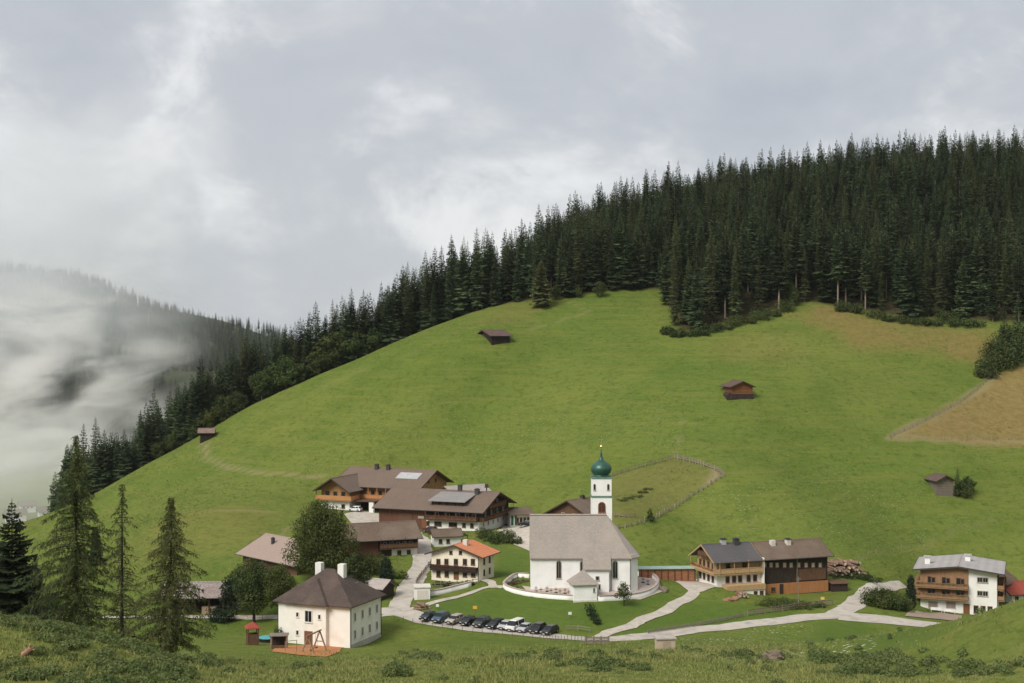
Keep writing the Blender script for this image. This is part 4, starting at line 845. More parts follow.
class Bld:
    """a building: local X runs back-right from the near corner, local Y runs back-left"""
    def __init__(s, name, label, cat, A, th, Lx, Ly, H, found=3.0, group=None):
        s.A = Vector(A); s.th = R(th); s.u = Vector((math.sin(s.th), math.cos(s.th), 0)); s.v = Vector((-math.cos(s.th), math.sin(s.th), 0))
        s.Lx, s.Ly, s.H, s.found = Lx, Ly, H, found; s.rt = thing(name, label, cat, s.A, math.pi/2-s.th, group); s.proto = {}
    def W(s, x, y, z=0): return s.A+s.u*x+s.v*y+Vector((0, 0, z))
    def z(s, x, y, py): p = s.W(x, y); return CAMZ-(py-CY)/F*p.y-s.A.z
    def put(s, name, b, m, parent=None, smooth=False): return b.build(name, m, parent or s.rt, smooth=smooth)
    def window(s, face, a, z, w=1.0, h=1.3, fm=None, gm=None, off=0.0, arch=False, bars=True, label=None):
        f, g = win_mesh(w, h, fm or frame_w, gm or glass, arch, bars)
        loc = (a, -off, z) if face == 'R' else ((-off, a, z) if face == 'L' else (s.Lx+off, a, z)); rz = 0 if face == 'R' else (-math.pi/2 if face == 'L' else math.pi/2)
        o = link('window', f, s.rt, loc, rz); link('pane', g, o); return o
    def windows(s, face, positions, z, **k):
        for a in positions: s.window(face, a, z, **k)
    def wall(s, m, H=None, name='wall', x0=0, x1=None, y0=0, y1=None, z0=None):
        return s.put(name, MB().box(x0, s.Lx if x1 is None else x1, y0, s.Ly if y1 is None else y1, -s.found if z0 is None else z0, H or s.H), m)
    def gable(s, m, axis, rise, z0, x0=0, x1=None, y0=0, y1=None, H=None, name='wall', peak=0.5):
        x1 = s.Lx if x1 is None else x1; y1 = s.Ly if y1 is None else y1; H = H or s.H; b = MB()
        if axis == 'X': b.prism([(y0, z0), (y1, z0), (y1, H), (y0+(y1-y0)*peak, H+rise-0.12), (y0, H)], x0, x1, 'X')
        else: b.prism([(x0, z0), (x1, z0), (x1, H), (x0+(x1-x0)*peak, H+rise-0.12), (x0, H)], y0, y1, 'Y')
        return s.put(name, b, m)
    def roof(s, m, axis, rise, oe=0.9, og=0.9, th=0.18, x0=0, x1=None, y0=0, y1=None, H=None, peak=0.5, name='roof', ogs=None, fm=None):
        x1 = s.Lx if x1 is None else x1; y1 = s.Ly if y1 is None else y1; H = H or s.H; a0, a1, c0, c1 = (y0, y1, x0, x1) if axis == 'X' else (x0, x1, y0, y1)
        g0, g1 = ogs or (og, og); am = a0+(a1-a0)*peak; sl0 = rise/(am-a0); sl1 = rise/(a1-am)
        pts = [(a0-oe, H-sl0*oe+0.05), (am, H+rise+0.05), (a1+oe, H-sl1*oe+0.05)]
        b = MB(); b.prism(pts+[(p[0], p[1]+th) for p in pts[::-1]], c0-g0, c1+g1, axis); o = s.put(name, b, m)
        for c, sg in ((c0-g0, -1), (c1+g1, 1)):
            e = MB(); lo, hi = (c-0.07, c-0.003) if sg < 0 else (c+0.003, c+0.07)
            e.prism([(p[0], p[1]-0.12) for p in pts]+[(p[0], p[1]+th+0.03) for p in pts[::-1]], lo, hi, axis)
            s.put('barge_board', e, fm or fasc, o)
        rg = MB(); rg.prism([(am-0.22, H+rise+th-0.01), (am+0.22, H+rise+th-0.01), (am, H+rise+th+0.16)], c0-g0+0.02, c1+g1-0.02, axis); s.put('ridge_cap', rg, m, o)
        for aa, sl in ((a0-oe-0.08, sl0), (a1+oe+0.08, sl1)):
            gt = MB(); zz = H-sl*oe+0.12
            if axis == 'X': gt.bar((c0-g0, aa, zz), (c1+g1, aa, zz), 0.14, sides=6)
            else: gt.bar((aa, c0-g0, zz), (aa, c1+g1, zz), 0.14, sides=6)
            s.put('gutter', gt, metal_d, o)
        s.last_roof = o; return o
    def hip(s, m, rise, oe=0.7, th=0.16, x0=0, x1=None, y0=0, y1=None, H=None, ridge=0.15, name='roof'):
        x1 = s.Lx if x1 is None else x1; y1 = s.Ly if y1 is None else y1; H = H or s.H; x0 -= oe; y0 -= oe; x1 += oe; y1 += oe; xm, ym = (x0+x1)/2, (y0+y1)/2; rl = (y1-y0)*ridge/2; z = H-0.12
        b = MB(); b.add([(x0,y0,z),(x1,y0,z),(x1,y1,z),(x0,y1,z),(x0,y0,z+th),(x1,y0,z+th),(x1,y1,z+th),(x0,y1,z+th),(xm,ym-rl,H+rise),(xm,ym+rl,H+rise)],
              [(0,3,2,1),(0,1,5,4),(1,2,6,5),(2,3,7,6),(3,0,4,7),(4,5,8),(5,6,9,8),(6,7,9),(7,4,8,9)]); o = s.put(name, b, m); s.last_roof = o; return o
    def chimney(s, x, y, z0, z1, w=0.8, m=None, cap=True):
        o = s.put('chimney', MB().box(x-w/2, x+w/2, y-w/2, y+w/2, z0, z1), m or chim_w, s.last_roof)
        if cap: b = MB().box(x-w*0.62, x+w*0.62, y-w*0.62, y+w*0.62, z1+0.004, z1+0.14); b.box(x-w*0.35, x+w*0.35, y-w*0.35, y+w*0.35, z1+0.144, z1+0.3); b.build('chimney_cap', metal_d, s.last_roof)
        return o
    def balcony(s, face, a0, a1, z, dep=1.2, rail=1.0, m=None, posts=None, flowers=None, top=None):
        m = m or wood_brown; b = MB(); r_ = MB()
        if face == 'R':
            b.box(a0, a1, -dep, -0.01, z-0.16, z); r_.box(a0, a1, -dep-0.05, -dep+0.03, z+0.12, z+rail); r_.box(a0-0.03, a0+0.05, -dep+0.034, -0.01, z+0.12, z+rail); r_.box(a1-0.05, a1+0.03, -dep+0.034, -0.01, z+0.12, z+rail)
            r_.box(a0-0.05, a1+0.05, -dep-0.11, -dep+0.09, z+rail+0.004, z+rail+0.09)
        else:
            b.box(-dep, -0.01, a0, a1, z-0.16, z); r_.box(-dep-0.05, -dep+0.03, a0, a1, z+0.12, z+rail); r_.box(-dep+0.034, -0.01, a0-0.03, a0+0.05, z+0.12, z+rail); r_.box(-dep+0.034, -0.01, a1-0.05, a1+0.03, z+0.12, z+rail)
            r_.box(-dep-0.11, -dep+0.09, a0-0.05, a1+0.05, z+rail+0.004, z+rail+0.09)
        o = s.put('balcony', b, m); s.put('railing', r_, m, o)
        pb = MB(); n = posts if posts is not None else max(2, int((a1-a0)/2.6)+1)
        if n:
            for i in range(n):
                a = a0+0.06+(a1-a0-0.12)*i/(n-1)
                if face == 'R': pb.box(a-0.07, a+0.07, -dep-0.12, -dep-0.052, z-0.2, top or z+2.3)
                else: pb.box(-dep-0.12, -dep-0.052, a-0.07, a+0.07, z-0.2, top or z+2.3)
            tag(s.put('balcony_post', pb, m, o), kind='stuff')
        if flowers is not None:
            rr = random.Random(int(a0*10+z*7)); V, Q = leaf_cloud(int(abs(z*10)+abs(a0)+3), [((a, -dep-0.2, z+rail-0.05, 0.5, 0.22, rr.uniform(0.2, 0.34)) if face == 'R' else (-dep-0.2, a, z+rail-0.05, 0.22, 0.5, rr.uniform(0.2, 0.34))) for a in np.arange(a0+0.4, a1-0.3, 0.7)], int((a1-a0)*42), 0.16)
            tag(link('flower_box', np_mesh('flower_box', V, Q, flowers), o), kind='stuff')
        return o
    def door(s, face, a, w=1.1, h=2.1, m=None, z=0.0):
        b = MB(); k = MB()
        if face == 'R': b.box(a-w/2, a+w/2, -0.07, 0.02, z, z+h); k.box(a+w*0.3, a+w*0.3+0.08, -0.12, -0.071, z+1.0, z+1.1)
        else: b.box(-0.07, 0.02, a-w/2, a+w/2, z, z+h); k.box(-0.12, -0.071, a+w*0.3, a+w*0.3+0.08, z+1.0, z+1.1)
        o = s.put('door', b, m or door_m); s.put('handle', k, metal_d, o); return o
def to_px(A, d, px):
    """length along direction d from A until the image column px"""
    k = (px-CX)/F; return (k*A.y-A.x)/(d.x-k*d.y)
def dirs(th): t = R(th); return Vector((math.sin(t), math.cos(t), 0)), Vector((-math.cos(t), math.sin(t), 0))

# ------------------------------------------------------------------ white schoolhouse
A = at(350, 648); u, v = dirs(22.4); Lx, Ly = to_px(A, u, 381), to_px(A, v, 278.5); H = (648-606.5)/F*A.y
b = Bld('schoolhouse', "big cream-white two-storey house with dark hipped roof and two white chimneys", 'house', A, 22.4, Lx, Ly, H)
b.wall(school_cream); rise = b.z(Lx/2, Ly/2, 568.5)-H; b.hip(roof_school, rise, 0.75, ridge=0.10)
y0, y1 = Ly*0.30, Ly*0.86; b.put('projecting_bay', MB().box(-0.8, -0.003, y0, y1, -3, H-0.02), school_cream)
ym = (y0+y1)/2; kp = rise/(Lx/2+0.75); hw = (y1-y0)/2+0.5; zt = H-0.12+0.20; ex = 1.55
rb = MB(); za = zt+hw*kp; rb.add([(-ex, y0-0.5, zt), (-ex, y1+0.5, zt), (hw-ex, ym, za), (hw-0.78, ym, za), (-0.78, y0-0.5, zt), (-0.78, y1+0.5, zt), (-ex, y0-0.5, zt-0.17), (-ex, y1+0.5, zt-0.17), (-0.78, y0-0.5, zt-0.17), (-0.78, y1+0.5, zt-0.17)],
       [(0, 2, 1), (0, 4, 3, 2), (1, 2, 3, 5), (0, 1, 7, 6), (6, 8, 4, 0), (7, 1, 5, 9), (6, 7, 9, 8)]); b.put('bay_roof', rb, roof_school, b.last_roof)
for cy, cz in ((Ly*0.34, 0.9), (Ly*0.66, 0.9)): b.chimney(Lx*0.5+0.2, cy, H+rise*0.55, H+rise+0.9, 1.15, plaster, False)
s_l = lambda px, y=0: to_px(b.A+b.u*(-0.8), b.v, px)
b.window('L', s_l(308.5), H*0.70, 1.5, 2.1, frame_w, off=0.8); b.window('L', s_l(297.5), H*0.72, 0.6, 0.9, frame_w, off=0.8, bars=False); b.window('L', s_l(319.5), H*0.71, 0.6, 0.9, frame_w, off=0.8, bars=False)
b.window('L', s_l(297.5), H*0.28, 0.6, 0.9, frame_w, off=0.8, bars=False)
d_ = MB().box(-0.87, -0.805, s_l(308.5)-0.8, s_l(308.5)+0.8, 0.1, 2.4); b.put('door', d_, door_m)
for k in range(4):
    a = Lx*(0.15+0.235*k); b.window('R', a, H*0.70, 0.8, 1.6, frame_w); b.window('R', a, H*0.28, 0.8, 1.6, frame_w)
b.put('plinth', MB().box(0.02, Lx+0.05, -0.05, -0.004, -3, 0.45), M("grey_plinth", (0.50, 0.47, 0.42))); b.put('downpipe', MB().bar((0.15, -0.1, 0), (0.15, -0.1, H-0.1), 0.12, sides=6).bar((Lx-0.1, -0.1, 0), (Lx-0.1, -0.1, H-0.1), 0.12, sides=6), metal_d)
b.put('skylight', MB().box(Lx*0.62, Lx*0.72, Ly*0.20, Ly*0.27, H+rise*0.42, H+rise*0.52), metal_l, b.last_roof); b.put('cornice', MB().box(-0.05, Lx+0.04, -0.09, -0.054, H-0.5, H-0.32), plaster)
SCHOOL = b

# ------------------------------------------------------------------ church
A = at(530.6, 590); b = Bld('church', "white church with steep grey shingle roof and green onion-domed tower", 'church', A, 90.3, 20.8, 9.0, (590-558.5)/F*A.y+0.75)
H = b.H; Ln = 15.5; apse = [(Ln, 0), (19.2, 0), (20.7, 1.8), (20.7, 7.2), (19.2, 9.0), (Ln, 9.0)]
b.put('nave_wall', MB().prism([(0, -3), (9, -3), (9, H), (4.5, H+6.6), (0, H)], 0, Ln, 'X'), church_white)
b.put('apse_wall', MB().prism([(x+0.003, y) for x, y in apse], -3, H, 'Z'), church_white)
e = 0.45; E = [(-0.15, -e), (19.4, -e), (21.2, 1.6), (21.2, 7.4), (19.4, 9+e), (-0.15, 9+e)]; zr = b.z(8, 4.5, 514.8); ze = H-e*(zr-H)/4.5+0.1
vs = [(x, y, ze) for x, y in E]+[(x, y, ze-0.2) for x, y in E]+[(-0.15, 4.5, zr), (14.9, 4.5, zr)]
rf = b.put('roof', MB().add(vs, [(0,1,13,12),(1,2,13),(2,3,13),(3,4,13),(4,5,12,13),(5,0,12),(0,6,7,1),(1,7,8,2),(2,8,9,3),(3,9,10,4),(4,10,11,5),(5,11,6,0),(11,10,9,8,7,6)]), roof_church); b.last_roof = rf
b.put('ridge_cap', MB().prism([(4.3, zr-0.02), (4.7, zr-0.02), (4.5, zr+0.18)], -0.15, 14.9, 'X'), roof_church, rf)
# sacristy: the nave slope carried further down
sx0, sx1 = to_px(b.A, b.u, 584.5), to_px(b.A, b.u, 608.5); p = 1.35; slope = (zr-H)/4.5; zs = H-p*slope
b.put('sacristy_wall', MB().prism([(-p, -3), (-0.004, -3), (-0.004, H), (-p, zs)], sx0, sx1, 'X'), church_white)
b.put('sacristy_roof', MB().prism([(-p-0.45, zs-0.45*slope+0.12), (0.25, H+0.25*slope+0.12), (0.25, H+0.25*slope+0.32), (-p-0.45, zs-0.45*slope+0.32)], sx0-0.4, sx1+0.4, 'X'), roof_church, rf)
for px, w, h, z in ((558.8, 1.05, 3.5, 0.58), (582.2, 0.95, 2.3, 0.66), (615.2, 1.05, 3.5, 0.58)): b.window('R', to_px(b.A, b.u, px), H*z, w, h, frame_g, arch=True, bars=True)
b.window('R', to_px(b.A, b.u, 597), 2.5, 0.75, 0.85, frame_g, off=p, bars=False); b.window('R', to_px(b.A, b.u, 599), 0.9, 0.4, 1.0, frame_g, off=p, bars=False)
b.put('downpipe', MB().bar((19.15, -0.1, 0), (19.15, -0.1, H-0.3), 0.13, sides=6).bar((sx1+0.5, -0.1, 0), (sx1+0.5, -0.1, H-0.4), 0.13, sides=6), metal_d)
b.put('eaves_line', MB().box(0, sx0-0.4, -0.10, -0.004, H-0.5, H-0.28).box(sx1+0.4, 19.15, -0.10, -0.004, H-0.5, H-0.28), M("eaves_moulding", (0.55, 0.52, 0.48)))
# tower
ty0 = 5.4; tA = b.A+b.v*ty0; tx0, tx1 = to_px(tA, b.u, 592.0), to_px(tA, b.u, 611.6); tw = tx1-tx0; zc = b.z(tx0, ty0, 496.5); zt = b.z(tx0, ty0, 478.5); tm = (tx0+tx1)/2; tym = ty0+tw/2
tower = b.put('tower', MB().box(tx0-0.06, tx1+0.08, ty0-0.06, ty0+tw+0.06, -3, zc-0.15).box(tx0, tx1, ty0, ty0+tw, zc+0.15, zt), church_white)
copper = M("green_copper", (0.035, 0.115, 0.080), (0.020, 0.065, 0.050), 0.8, 0.38, (1, 1, 0.5), spec=0.5, metal=0.25, wear=(0.075, 0.17, 0.13)); copper_p = M("pale_verdigris", (0.16, 0.26, 0.21), (0.09, 0.17, 0.135), 1.2, 0.6)
cb = MB().box(tx0-0.2, tx1+0.2, ty0-0.2, ty0+tw+0.2, zc-0.148, zc+0.148).box(tx0-0.16, tx1+0.16, ty0-0.16, ty0+tw+0.16, zt+0.003, zt+0.25)
b.put('cornice', cb, copper_p, tower)
zd = lambda py: b.z(tm, tym, py); r0 = 10.4/F*(b.A.y+tym)
prof = [(tw*0.52, zt+0.254), (tw*0.46, zd(476.3)), (r0*0.72, zd(475.2)), (r0*0.72, zd(474.4)), (r0*0.92, zd(472.3)), (r0*1.0, zd(469.5)), (r0*0.98, zd(467.3)), (r0*0.86, zd(464.9)), (r0*0.64, zd(462.8)), (r0*0.40, zd(461.2)), (r0*0.22, zd(459.6)), (r0*0.13, zd(457.2)), (r0*0.09, zd(454)), (r0*0.05, zd(449.5))]
dome = b.put('onion_dome', MB().lathe(prof, 24, (tm, tym)), copper, tower, True)
gold = M("gilt", (0.75, 0.58, 0.25), rough=0.35, metal=0.8); zb = zd(446.5); cr = MB().lathe([(0.02, zb-0.32), (0.22, zb-0.2), (0.30, zb), (0.22, zb+0.2), (0.02, zb+0.32)], 12, (tm, tym)); zx = zd(436)
cr.box(tm-0.05, tm+0.05, tym-0.05, tym+0.05, zb-0.7, zx).box(tm-0.4, tm-0.052, tym-0.05, tym+0.05, zx-0.75, zx-0.63).box(tm+0.052, tm+0.4, tym-0.05, tym+0.05, zx-0.75, zx-0.63); b.put('cross', cr, gold, tower)
for fx in (0.13, 0.83):
    f, g = win_mesh(0.5, 1.25, frame_g, glass, True, False); o = link('window', f, b.rt, (tx0+tw*fx, ty0, (zc+zt)/2+0.1)); link('pane', g, o)
f, g = win_mesh(1.45, 2.1, M("red_stone_frame", (0.26, 0.12, 0.08)), M("belfry_louvres", (0.10, 0.045, 0.03), (0.05, 0.025, 0.02), 4, 0.8, (0.3, 0.3, 4)), True, True); o = link('window', f, b.rt, (tx0+tw*0.50, ty0-0.06, b.z(tm, ty0, 507.2))); link('pane', g, o)
for i, a in enumerate((0.35, 0.62)):
    f, g = win_mesh(0.5, 1.25, frame_g, glass, True, False); o = link('window', f, b.rt, (tx1, ty0+tw*a, (zc+zt)/2+0.1), math.pi/2); link('pane', g, o)
CH = b
# little gate chapel
A = at(574, 602.5); b = Bld('chapel', "small white square chapel with pyramid roof in the churchyard wall", 'chapel', A, 80, to_px(A, dirs(80)[0], 597), 4.2, (602.5-585)/F*A.y)
b.wall(church_white); b.hip(roof_church, b.z(b.Lx/2, 2.1, 569.5)-b.H, 0.4, ridge=0.0); b.put('plinth', MB().box(-0.12, b.Lx+0.1, -0.1, -0.004, -2, 0.35), chim_w); b.window('R', b.Lx*0.97-0.45, 2.2, 0.35, 0.7, frame_g, bars=False)
def strip_wall(name, label, cat, pts, h, t, m, cap=None, base=0.8):
    line = smooth_line([at(*p, dmin=185) if len(p) == 2 else p for p in pts], 1.2); V = []; Q = []
    for i, p in enumerate(line):
        d = (line[min(i+1, len(line)-1)]-line[max(i-1, 0)]).normalized(); s = Vector((d.y, -d.x))*t/2; g = float(gz(p.x, p.y))
        for q, z in ((p-s, g-base), (p+s, g-base), (p+s, g+h), (p-s, g+h)): V.append((q.x, q.y, z))
    n = len(line)
    for i in range(n-1):
        a = i*4
        for k in range(4): j = (k+1) % 4; Q.append((a+k, a+j, a+4+j, a+4+k))
    Q += [(0, 3, 2, 1), ((n-1)*4, (n-1)*4+1, (n-1)*4+2, (n-1)*4+3)]
    o = tag(link(name, np_mesh(name, V, Q, m)), label, cat)
    if cap is not None: 
        V2 = []
        for i in range(n):
            c = (Vector(V[i*4+2])+Vector(V[i*4+3]))/2
            for k in (2, 3): w = Vector(V[i*4+k]); V2.append(tuple(c+(w-c)*1.45+Vector((0, 0, 0.004))))
        V3 = V2+[(x, y, z+0.12) for x, y, z in V2]; m2 = 2*n; Q2 = []
        for i in range(n-1):
            a = 2*i; Q2 += [(m2+a, m2+a+1, m2+a+3, m2+a+2), (a, a+2, a+3, a+1), (a, m2+a, m2+a+2, a+2), (a+1, a+3, m2+a+3, m2+a+1)]
        link('coping', np_mesh('coping', V3, Q2, cap), o)
    return o
coping = M("stone_coping", (0.44, 0.36, 0.31), (0.34, 0.28, 0.24))
strip_wall('churchyard_wall', "curved white churchyard wall left of the gate chapel", 'wall', [(529,578),(517,577.5),(509,582),(504,587.5),(512,592),(530,596),(552,598.5),(573,600)], 0.85, 0.4, plaster, coping)
strip_wall('churchyard_wall', "curved white churchyard wall sweeping round the apse on the right", 'wall', [(598,601),(620,600),(640,597.5),(653,592.5),(658,586),(655,580),(646,576.5),(638,576)], 0.95, 0.4, plaster, coping)
cross_me = MB().box(-0.05, 0.05, -0.04, 0.04, -0.3, 1.15).box(-0.34, -0.052, -0.035, 0.035, 0.72, 0.82).box(0.052, 0.34, -0.035, 0.035, 0.72, 0.82).box(-0.3, 0.3, -0.2, 0.2, -0.3, 0.22).mesh('grave_cross', M("wrought_iron", (0.05, 0.042, 0.038), rough=0.6))
for i, (px, py) in enumerate([(536,592),(541,593.5),(547,592),(551,594.5),(556,593.5),(560,595),(565,594),(569,596),(513,583),(518,581.5),(523,581),(511,587),(517,588),(643,583),(648,585)]):
    tag(link('grave_cross', cross_me, None, at(px, py), 0.1*math.sin(i*3)), "small dark iron grave cross in the churchyard", 'grave cross', 'grave crosses in the churchyard')
V, Q = leaf_cloud(301, [(-1.5,0,.35,.7,.4,.5),(0,0,.4,.8,.4,.5),(1.6,.1,.3,.7,.4,.45),(3,0.3,.35,.8,.4,.5)], 700, 0.2); tag(link('grave_planting', np_mesh('grave_planting', V, Q, M("grave_flowers", (0.17, 0.055, 0.045), (0.06, 0.075, 0.028), 2.5)), None, at(514, 585), 0.5), "reddish grave planting inside the wall's left curve", 'flower bed')

# ------------------------------------------------------------------ cream house with orange roof
A = at(479, 581.4); u, v = dirs(24.5); b = Bld('cream_house', "cream house with bright orange tiled roof and dark balcony", 'house', A, 24.5, to_px(A, u, 494), to_px(A, v, 431.5), (581.4-556)/F*A.y)
H = b.H; rise = b.z(0, b.Ly/2, 545.5)-H; b.gable(cream, 'X', rise, -3); b.roof(roof_orange, 'X', rise, 1.15, 0.8)
b.chimney(b.Lx*0.38, b.Ly*0.40, H+rise*0.7, H+rise+0.9, 0.95, chim_w, False)
L_ = lambda px: to_px(b.A, b.v, px); zz = lambda px, py: b.z(0, L_(px), py)
for px in (438.5, 446.5, 456, 465, 473): b.window('L', L_(px), zz(px, 561.8), 0.95, 1.25, frame_b)
for px in (438.5, 446.8, 465, 473.3): b.window('L', L_(px), zz(px, 573.8), 0.95, 1.25, frame_b)
for px in (451, 460.5): b.window('L', L_(px), zz(px, 552.5), 0.7, 0.75, frame_b, bars=False)
b.door('L', L_(456.3), 1.15, 2.3); b.balcony('L', L_(478), L_(431.5), zz(455, 570.2), 0.9, 0.95, wood_dark, posts=0, flowers=flower)
for px in (484, 489.5):
    a = to_px(b.A, b.u, px)
    for zq in (0.72, 0.28): b.window('R', a, H*zq, 0.7, 1.2, frame_b, bars=False)
b.put('downpipe', MB().bar((-0.1, 0.1, 0), (-0.1, 0.1, H-0.2), 0.12, sides=6), metal_d)
# white garage built into the bank below it
A = at(414.5, 600); th = 84; u, v = dirs(th); b = Bld('garage', "low white garage set into the bank below the cream house", 'garage', A, th, to_px(A, u, 430), 3.5, (600-588)/F*A.y)
b.wall(plaster); b.put('flat_roof', MB().box(-0.15, b.Lx+0.15, -0.2, 3.6, b.H+0.004, b.H+0.18), chim_w); b.put('garage_door', MB().box(0.5, b.Lx-0.4, -0.06, 0.0, 0, b.H-0.45), M("pale_garage_door", (0.66, 0.60, 0.54), (0.58, 0.52, 0.47), 1, 0.7, (4, 1, 0.4)))
strip_wall('retaining_wall', "white retaining wall tapering along the bank below the cream house", 'wall', [(430,596),(440,594.5),(452,591.5),(462,589),(471,586.5)], 1.0, 0.35, plaster, coping)

# ------------------------------------------------------------------ small white outbuilding
A = at(434.5, 547); th = 76; u, v = dirs(th); b = Bld('outbuilding', "small white outbuilding with a brown shingle roof behind the cream house", 'outbuilding', A, th, to_px(A, u, 461), 4.5, (547-538)/F*A.y*1.15)
H = b.H; rise = b.z(0, 2.2, 530.2)-H; b.gable(plaster, 'X', rise, -3); b.roof(roof_brown2, 'X', rise, 0.5, 0.5)
for px in (440.5, 448): b.window('R', to_px(b.A, b.u, px), H*0.52, 0.8, 0.95, frame_b)
b.put('porch', MB().box(b.Lx+0.01, b.Lx+1.6, -0.4, 3, H-0.1, H+0.1).box(b.Lx+1.4, b.Lx+1.55, -0.35, -0.2, -2, H-0.104), wood_dark)

# ------------------------------------------------------------------ long brown barn
A = on(349, 291); th = 70; u, v = dirs(th); b = Bld('long_barn', "long brown barn with white base and wide shingle roof beside the lane", 'barn', A, th, to_px(A, u, 417.5), 9.5, 0)
b.H = H = b.z(0, 0, 539); rise = b.z(0, 4.7, 525)-H; Lx = b.Lx; b.wall(plaster, 2.1, 'base_wall', x0=Lx*0.62)
b.gable(wood_red, 'X', rise, -3, x1=Lx*0.42, name='timber_wall'); b.wall(wood_dark, 2.1, 'base_boards', x0=Lx*0.42+0.004, x1=Lx*0.62-0.004); b.gable(wood_dark, 'X', rise, 2.104, x0=Lx*0.42+0.004, name='timber_wall'); b.roof(roof_brown2, 'X', rise, 1.3, 0.9)
for k in range(5): b.window('R', Lx*(0.52+0.095*k), H*0.66, 0.9, 1.0, frame_g)
for k in (0.73, 0.87): b.window('R', Lx*k, 1.15, 0.9, 1.0, frame_b)
b.balcony('R', Lx*0.44, Lx*0.98, 2.3, 1.1, 0.9, wood_brown); b.put('barn_door', MB().box(Lx*0.12, Lx*0.24, -0.08, 0.0, 2.2, 4.6), wood_brown)
b.put('downpipe', MB().bar((Lx+0.05, -0.2, 0), (Lx+0.05, -0.2, H), 0.16, sides=6), M("pale_post", (0.45, 0.30, 0.18)))

# ------------------------------------------------------------------ big farmhouse
A = at(479, 531); th = 21; u, v = dirs(th); b = Bld('big_farmhouse', "big dark timber farmhouse with brown roof, dormer and red balcony flowers", 'farmhouse', A, th, to_px(A, u, 508.5), to_px(A, v, 379), (531-511)/F*A.y)
H = b.H; Lx, Ly = b.Lx, b.Ly; rise = b.z(Lx/2, 0, 492.8)-H; b.wall(plaster, 2.15, 'base_wall', y1=Ly*0.52)
b.gable(wood_dark, 'Y', rise, 2.154, y0=-0.02, y1=Ly*0.52, name='timber_wall'); b.gable(wood_red, 'Y', rise, -3, y0=Ly*0.52+0.004, name='barn_wall'); b.roof(roof_brown, 'Y', rise, 1.4, 1.5, ogs=(1.6, 1.2))
L_ = lambda px: to_px(b.A, b.v, px)
for px in (437, 448, 458, 467, 474): b.window('L', L_(px), 3.5, 1.0, 1.1, frame_g)
for px, w in ((428, .8), (438, 1.9), (453, 2.2), (464, .9), (472, .9)): b.window('L', L_(px), 1.2, w, 1.1, frame_b)
b.balcony('L', 0.2, Ly*0.51, 2.35, 1.25, 0.95, wood_brown, flowers=flower, top=H-0.3); b.door('L', L_(424), 1.3, 2.1)
for a in (0.14, 0.30, 0.46, 0.62, 0.80): b.window('R', Lx*a, 1.2, 0.95, 1.25, frame_w)
for a in (0.2, 0.4, 0.6, 0.8): b.window('R', Lx*a, 3.6, 0.9, 1.1, frame_g, off=0.02)
for a in (0.4, 0.6): b.window('R', Lx*a, H+1.2, 0.9, 1.0, frame_g, off=0.02)
b.balcony('R', 0.1, Lx-0.1, 2.35, 1.3, 0.95, wood_brown, flowers=flower, posts=4, top=4.9); b.balcony('R', Lx*0.22, Lx*0.78, H+0.15, 1.1, 0.9, wood_brown, flowers=flower, posts=0)
b.put('barn_door', MB().box(-0.09, 0.0, Ly*0.66, Ly*0.80, 0.1, 3.4), wood_brown); b.put('sign_board', MB().box(-0.1, -0.01, L_(424), L_(418), 2.3, 2.9), frame_g)
ya, yb = L_(461), L_(429); dz = H+0.42*rise
dm = MB().prism([(Lx*0.08, dz-1.2), (Lx*0.08, dz+0.45), (Lx*0.46, H+rise*0.93), (Lx*0.46, dz-1.2)], ya, yb, 'Y'); dob = b.put('dormer', dm, wood_dark, b.last_roof)
sl = (H+rise*0.93-dz-0.45)/(Lx*0.38); b.put('dormer_roof', MB().prism([(Lx*0.08-0.9, dz+0.47-0.9*sl), (Lx*0.47, H+rise*0.95), (Lx*0.47, H+rise*0.95+0.14), (Lx*0.08-0.9, dz+0.61-0.9*sl)], ya-0.7, yb+0.7, 'Y'), M("dormer_sheet_roof", (0.27, 0.255, 0.245), (0.22, 0.205, 0.195), 0.7, 0.55), b.last_roof)
for k in range(4):
    a = ya+(yb-ya)*(0.14+0.24*k); f, g = win_mesh(1.0, 0.85, frame_b, glass, False, True); o = link('window', f, b.rt, (Lx*0.08-0.02, a, dz-0.25), -math.pi/2); link('pane', g, o)
b.chimney(Lx*0.5, L_(446)+0.5, H+rise*0.9, H+rise+1.4, 0.9, metal_d); b.chimney(Lx*0.42, L_(466)+0.5, H+rise*0.7, H+rise+0.8, 1.0, metal_d)
# belfry post on the gable ridge
bp = MB().box(Lx/2-0.1, Lx/2+0.1, 1.9, 2.1, H+rise, H+rise+1.2).prism([(Lx/2-0.45, H+rise+1.2), (Lx/2+0.45, H+rise+1.2), (Lx/2, H+rise+2.1)], 1.6, 2.4, 'Y'); b.put('bell_turret', bp, wood_dark, b.last_roof)
BF = b

# ------------------------------------------------------------------ upper guesthouse: main block and a wing to the front
rail_o = M("orange_railing", (0.50, 0.24, 0.095), (0.36, 0.165, 0.07), 1.4, 0.75, (3, 3, 0.6)); A = at(417, 513, dmin=330); th = 23; u, v = dirs(th); Lx = to_px(A, u, 446.5); Ly = to_px(A, v, 338)
b = Bld('guesthouse', "honey-timbered guesthouse above the farm with wide brown roofs and white ground floor", 'guesthouse', A, th, Lx, Ly, 0)
b.H = H = b.z(0, 0, 487.5); rise = b.z(Lx/2, 0, 470.8)-H; b.wall(plaster, 3.25, 'base_wall'); b.gable(wood_orange, 'Y', rise, 3.254, name='timber_wall'); b.roof(roof_brown, 'Y', rise, 1.4, 1.5, fm=fasc)
wA = at(349.5, 510.5, dmin=330); off = (wA-b.A); wx = off.dot(b.u); wy = off.dot(b.v); wl = to_px(b.W(wx, wy), b.v, 321.5)
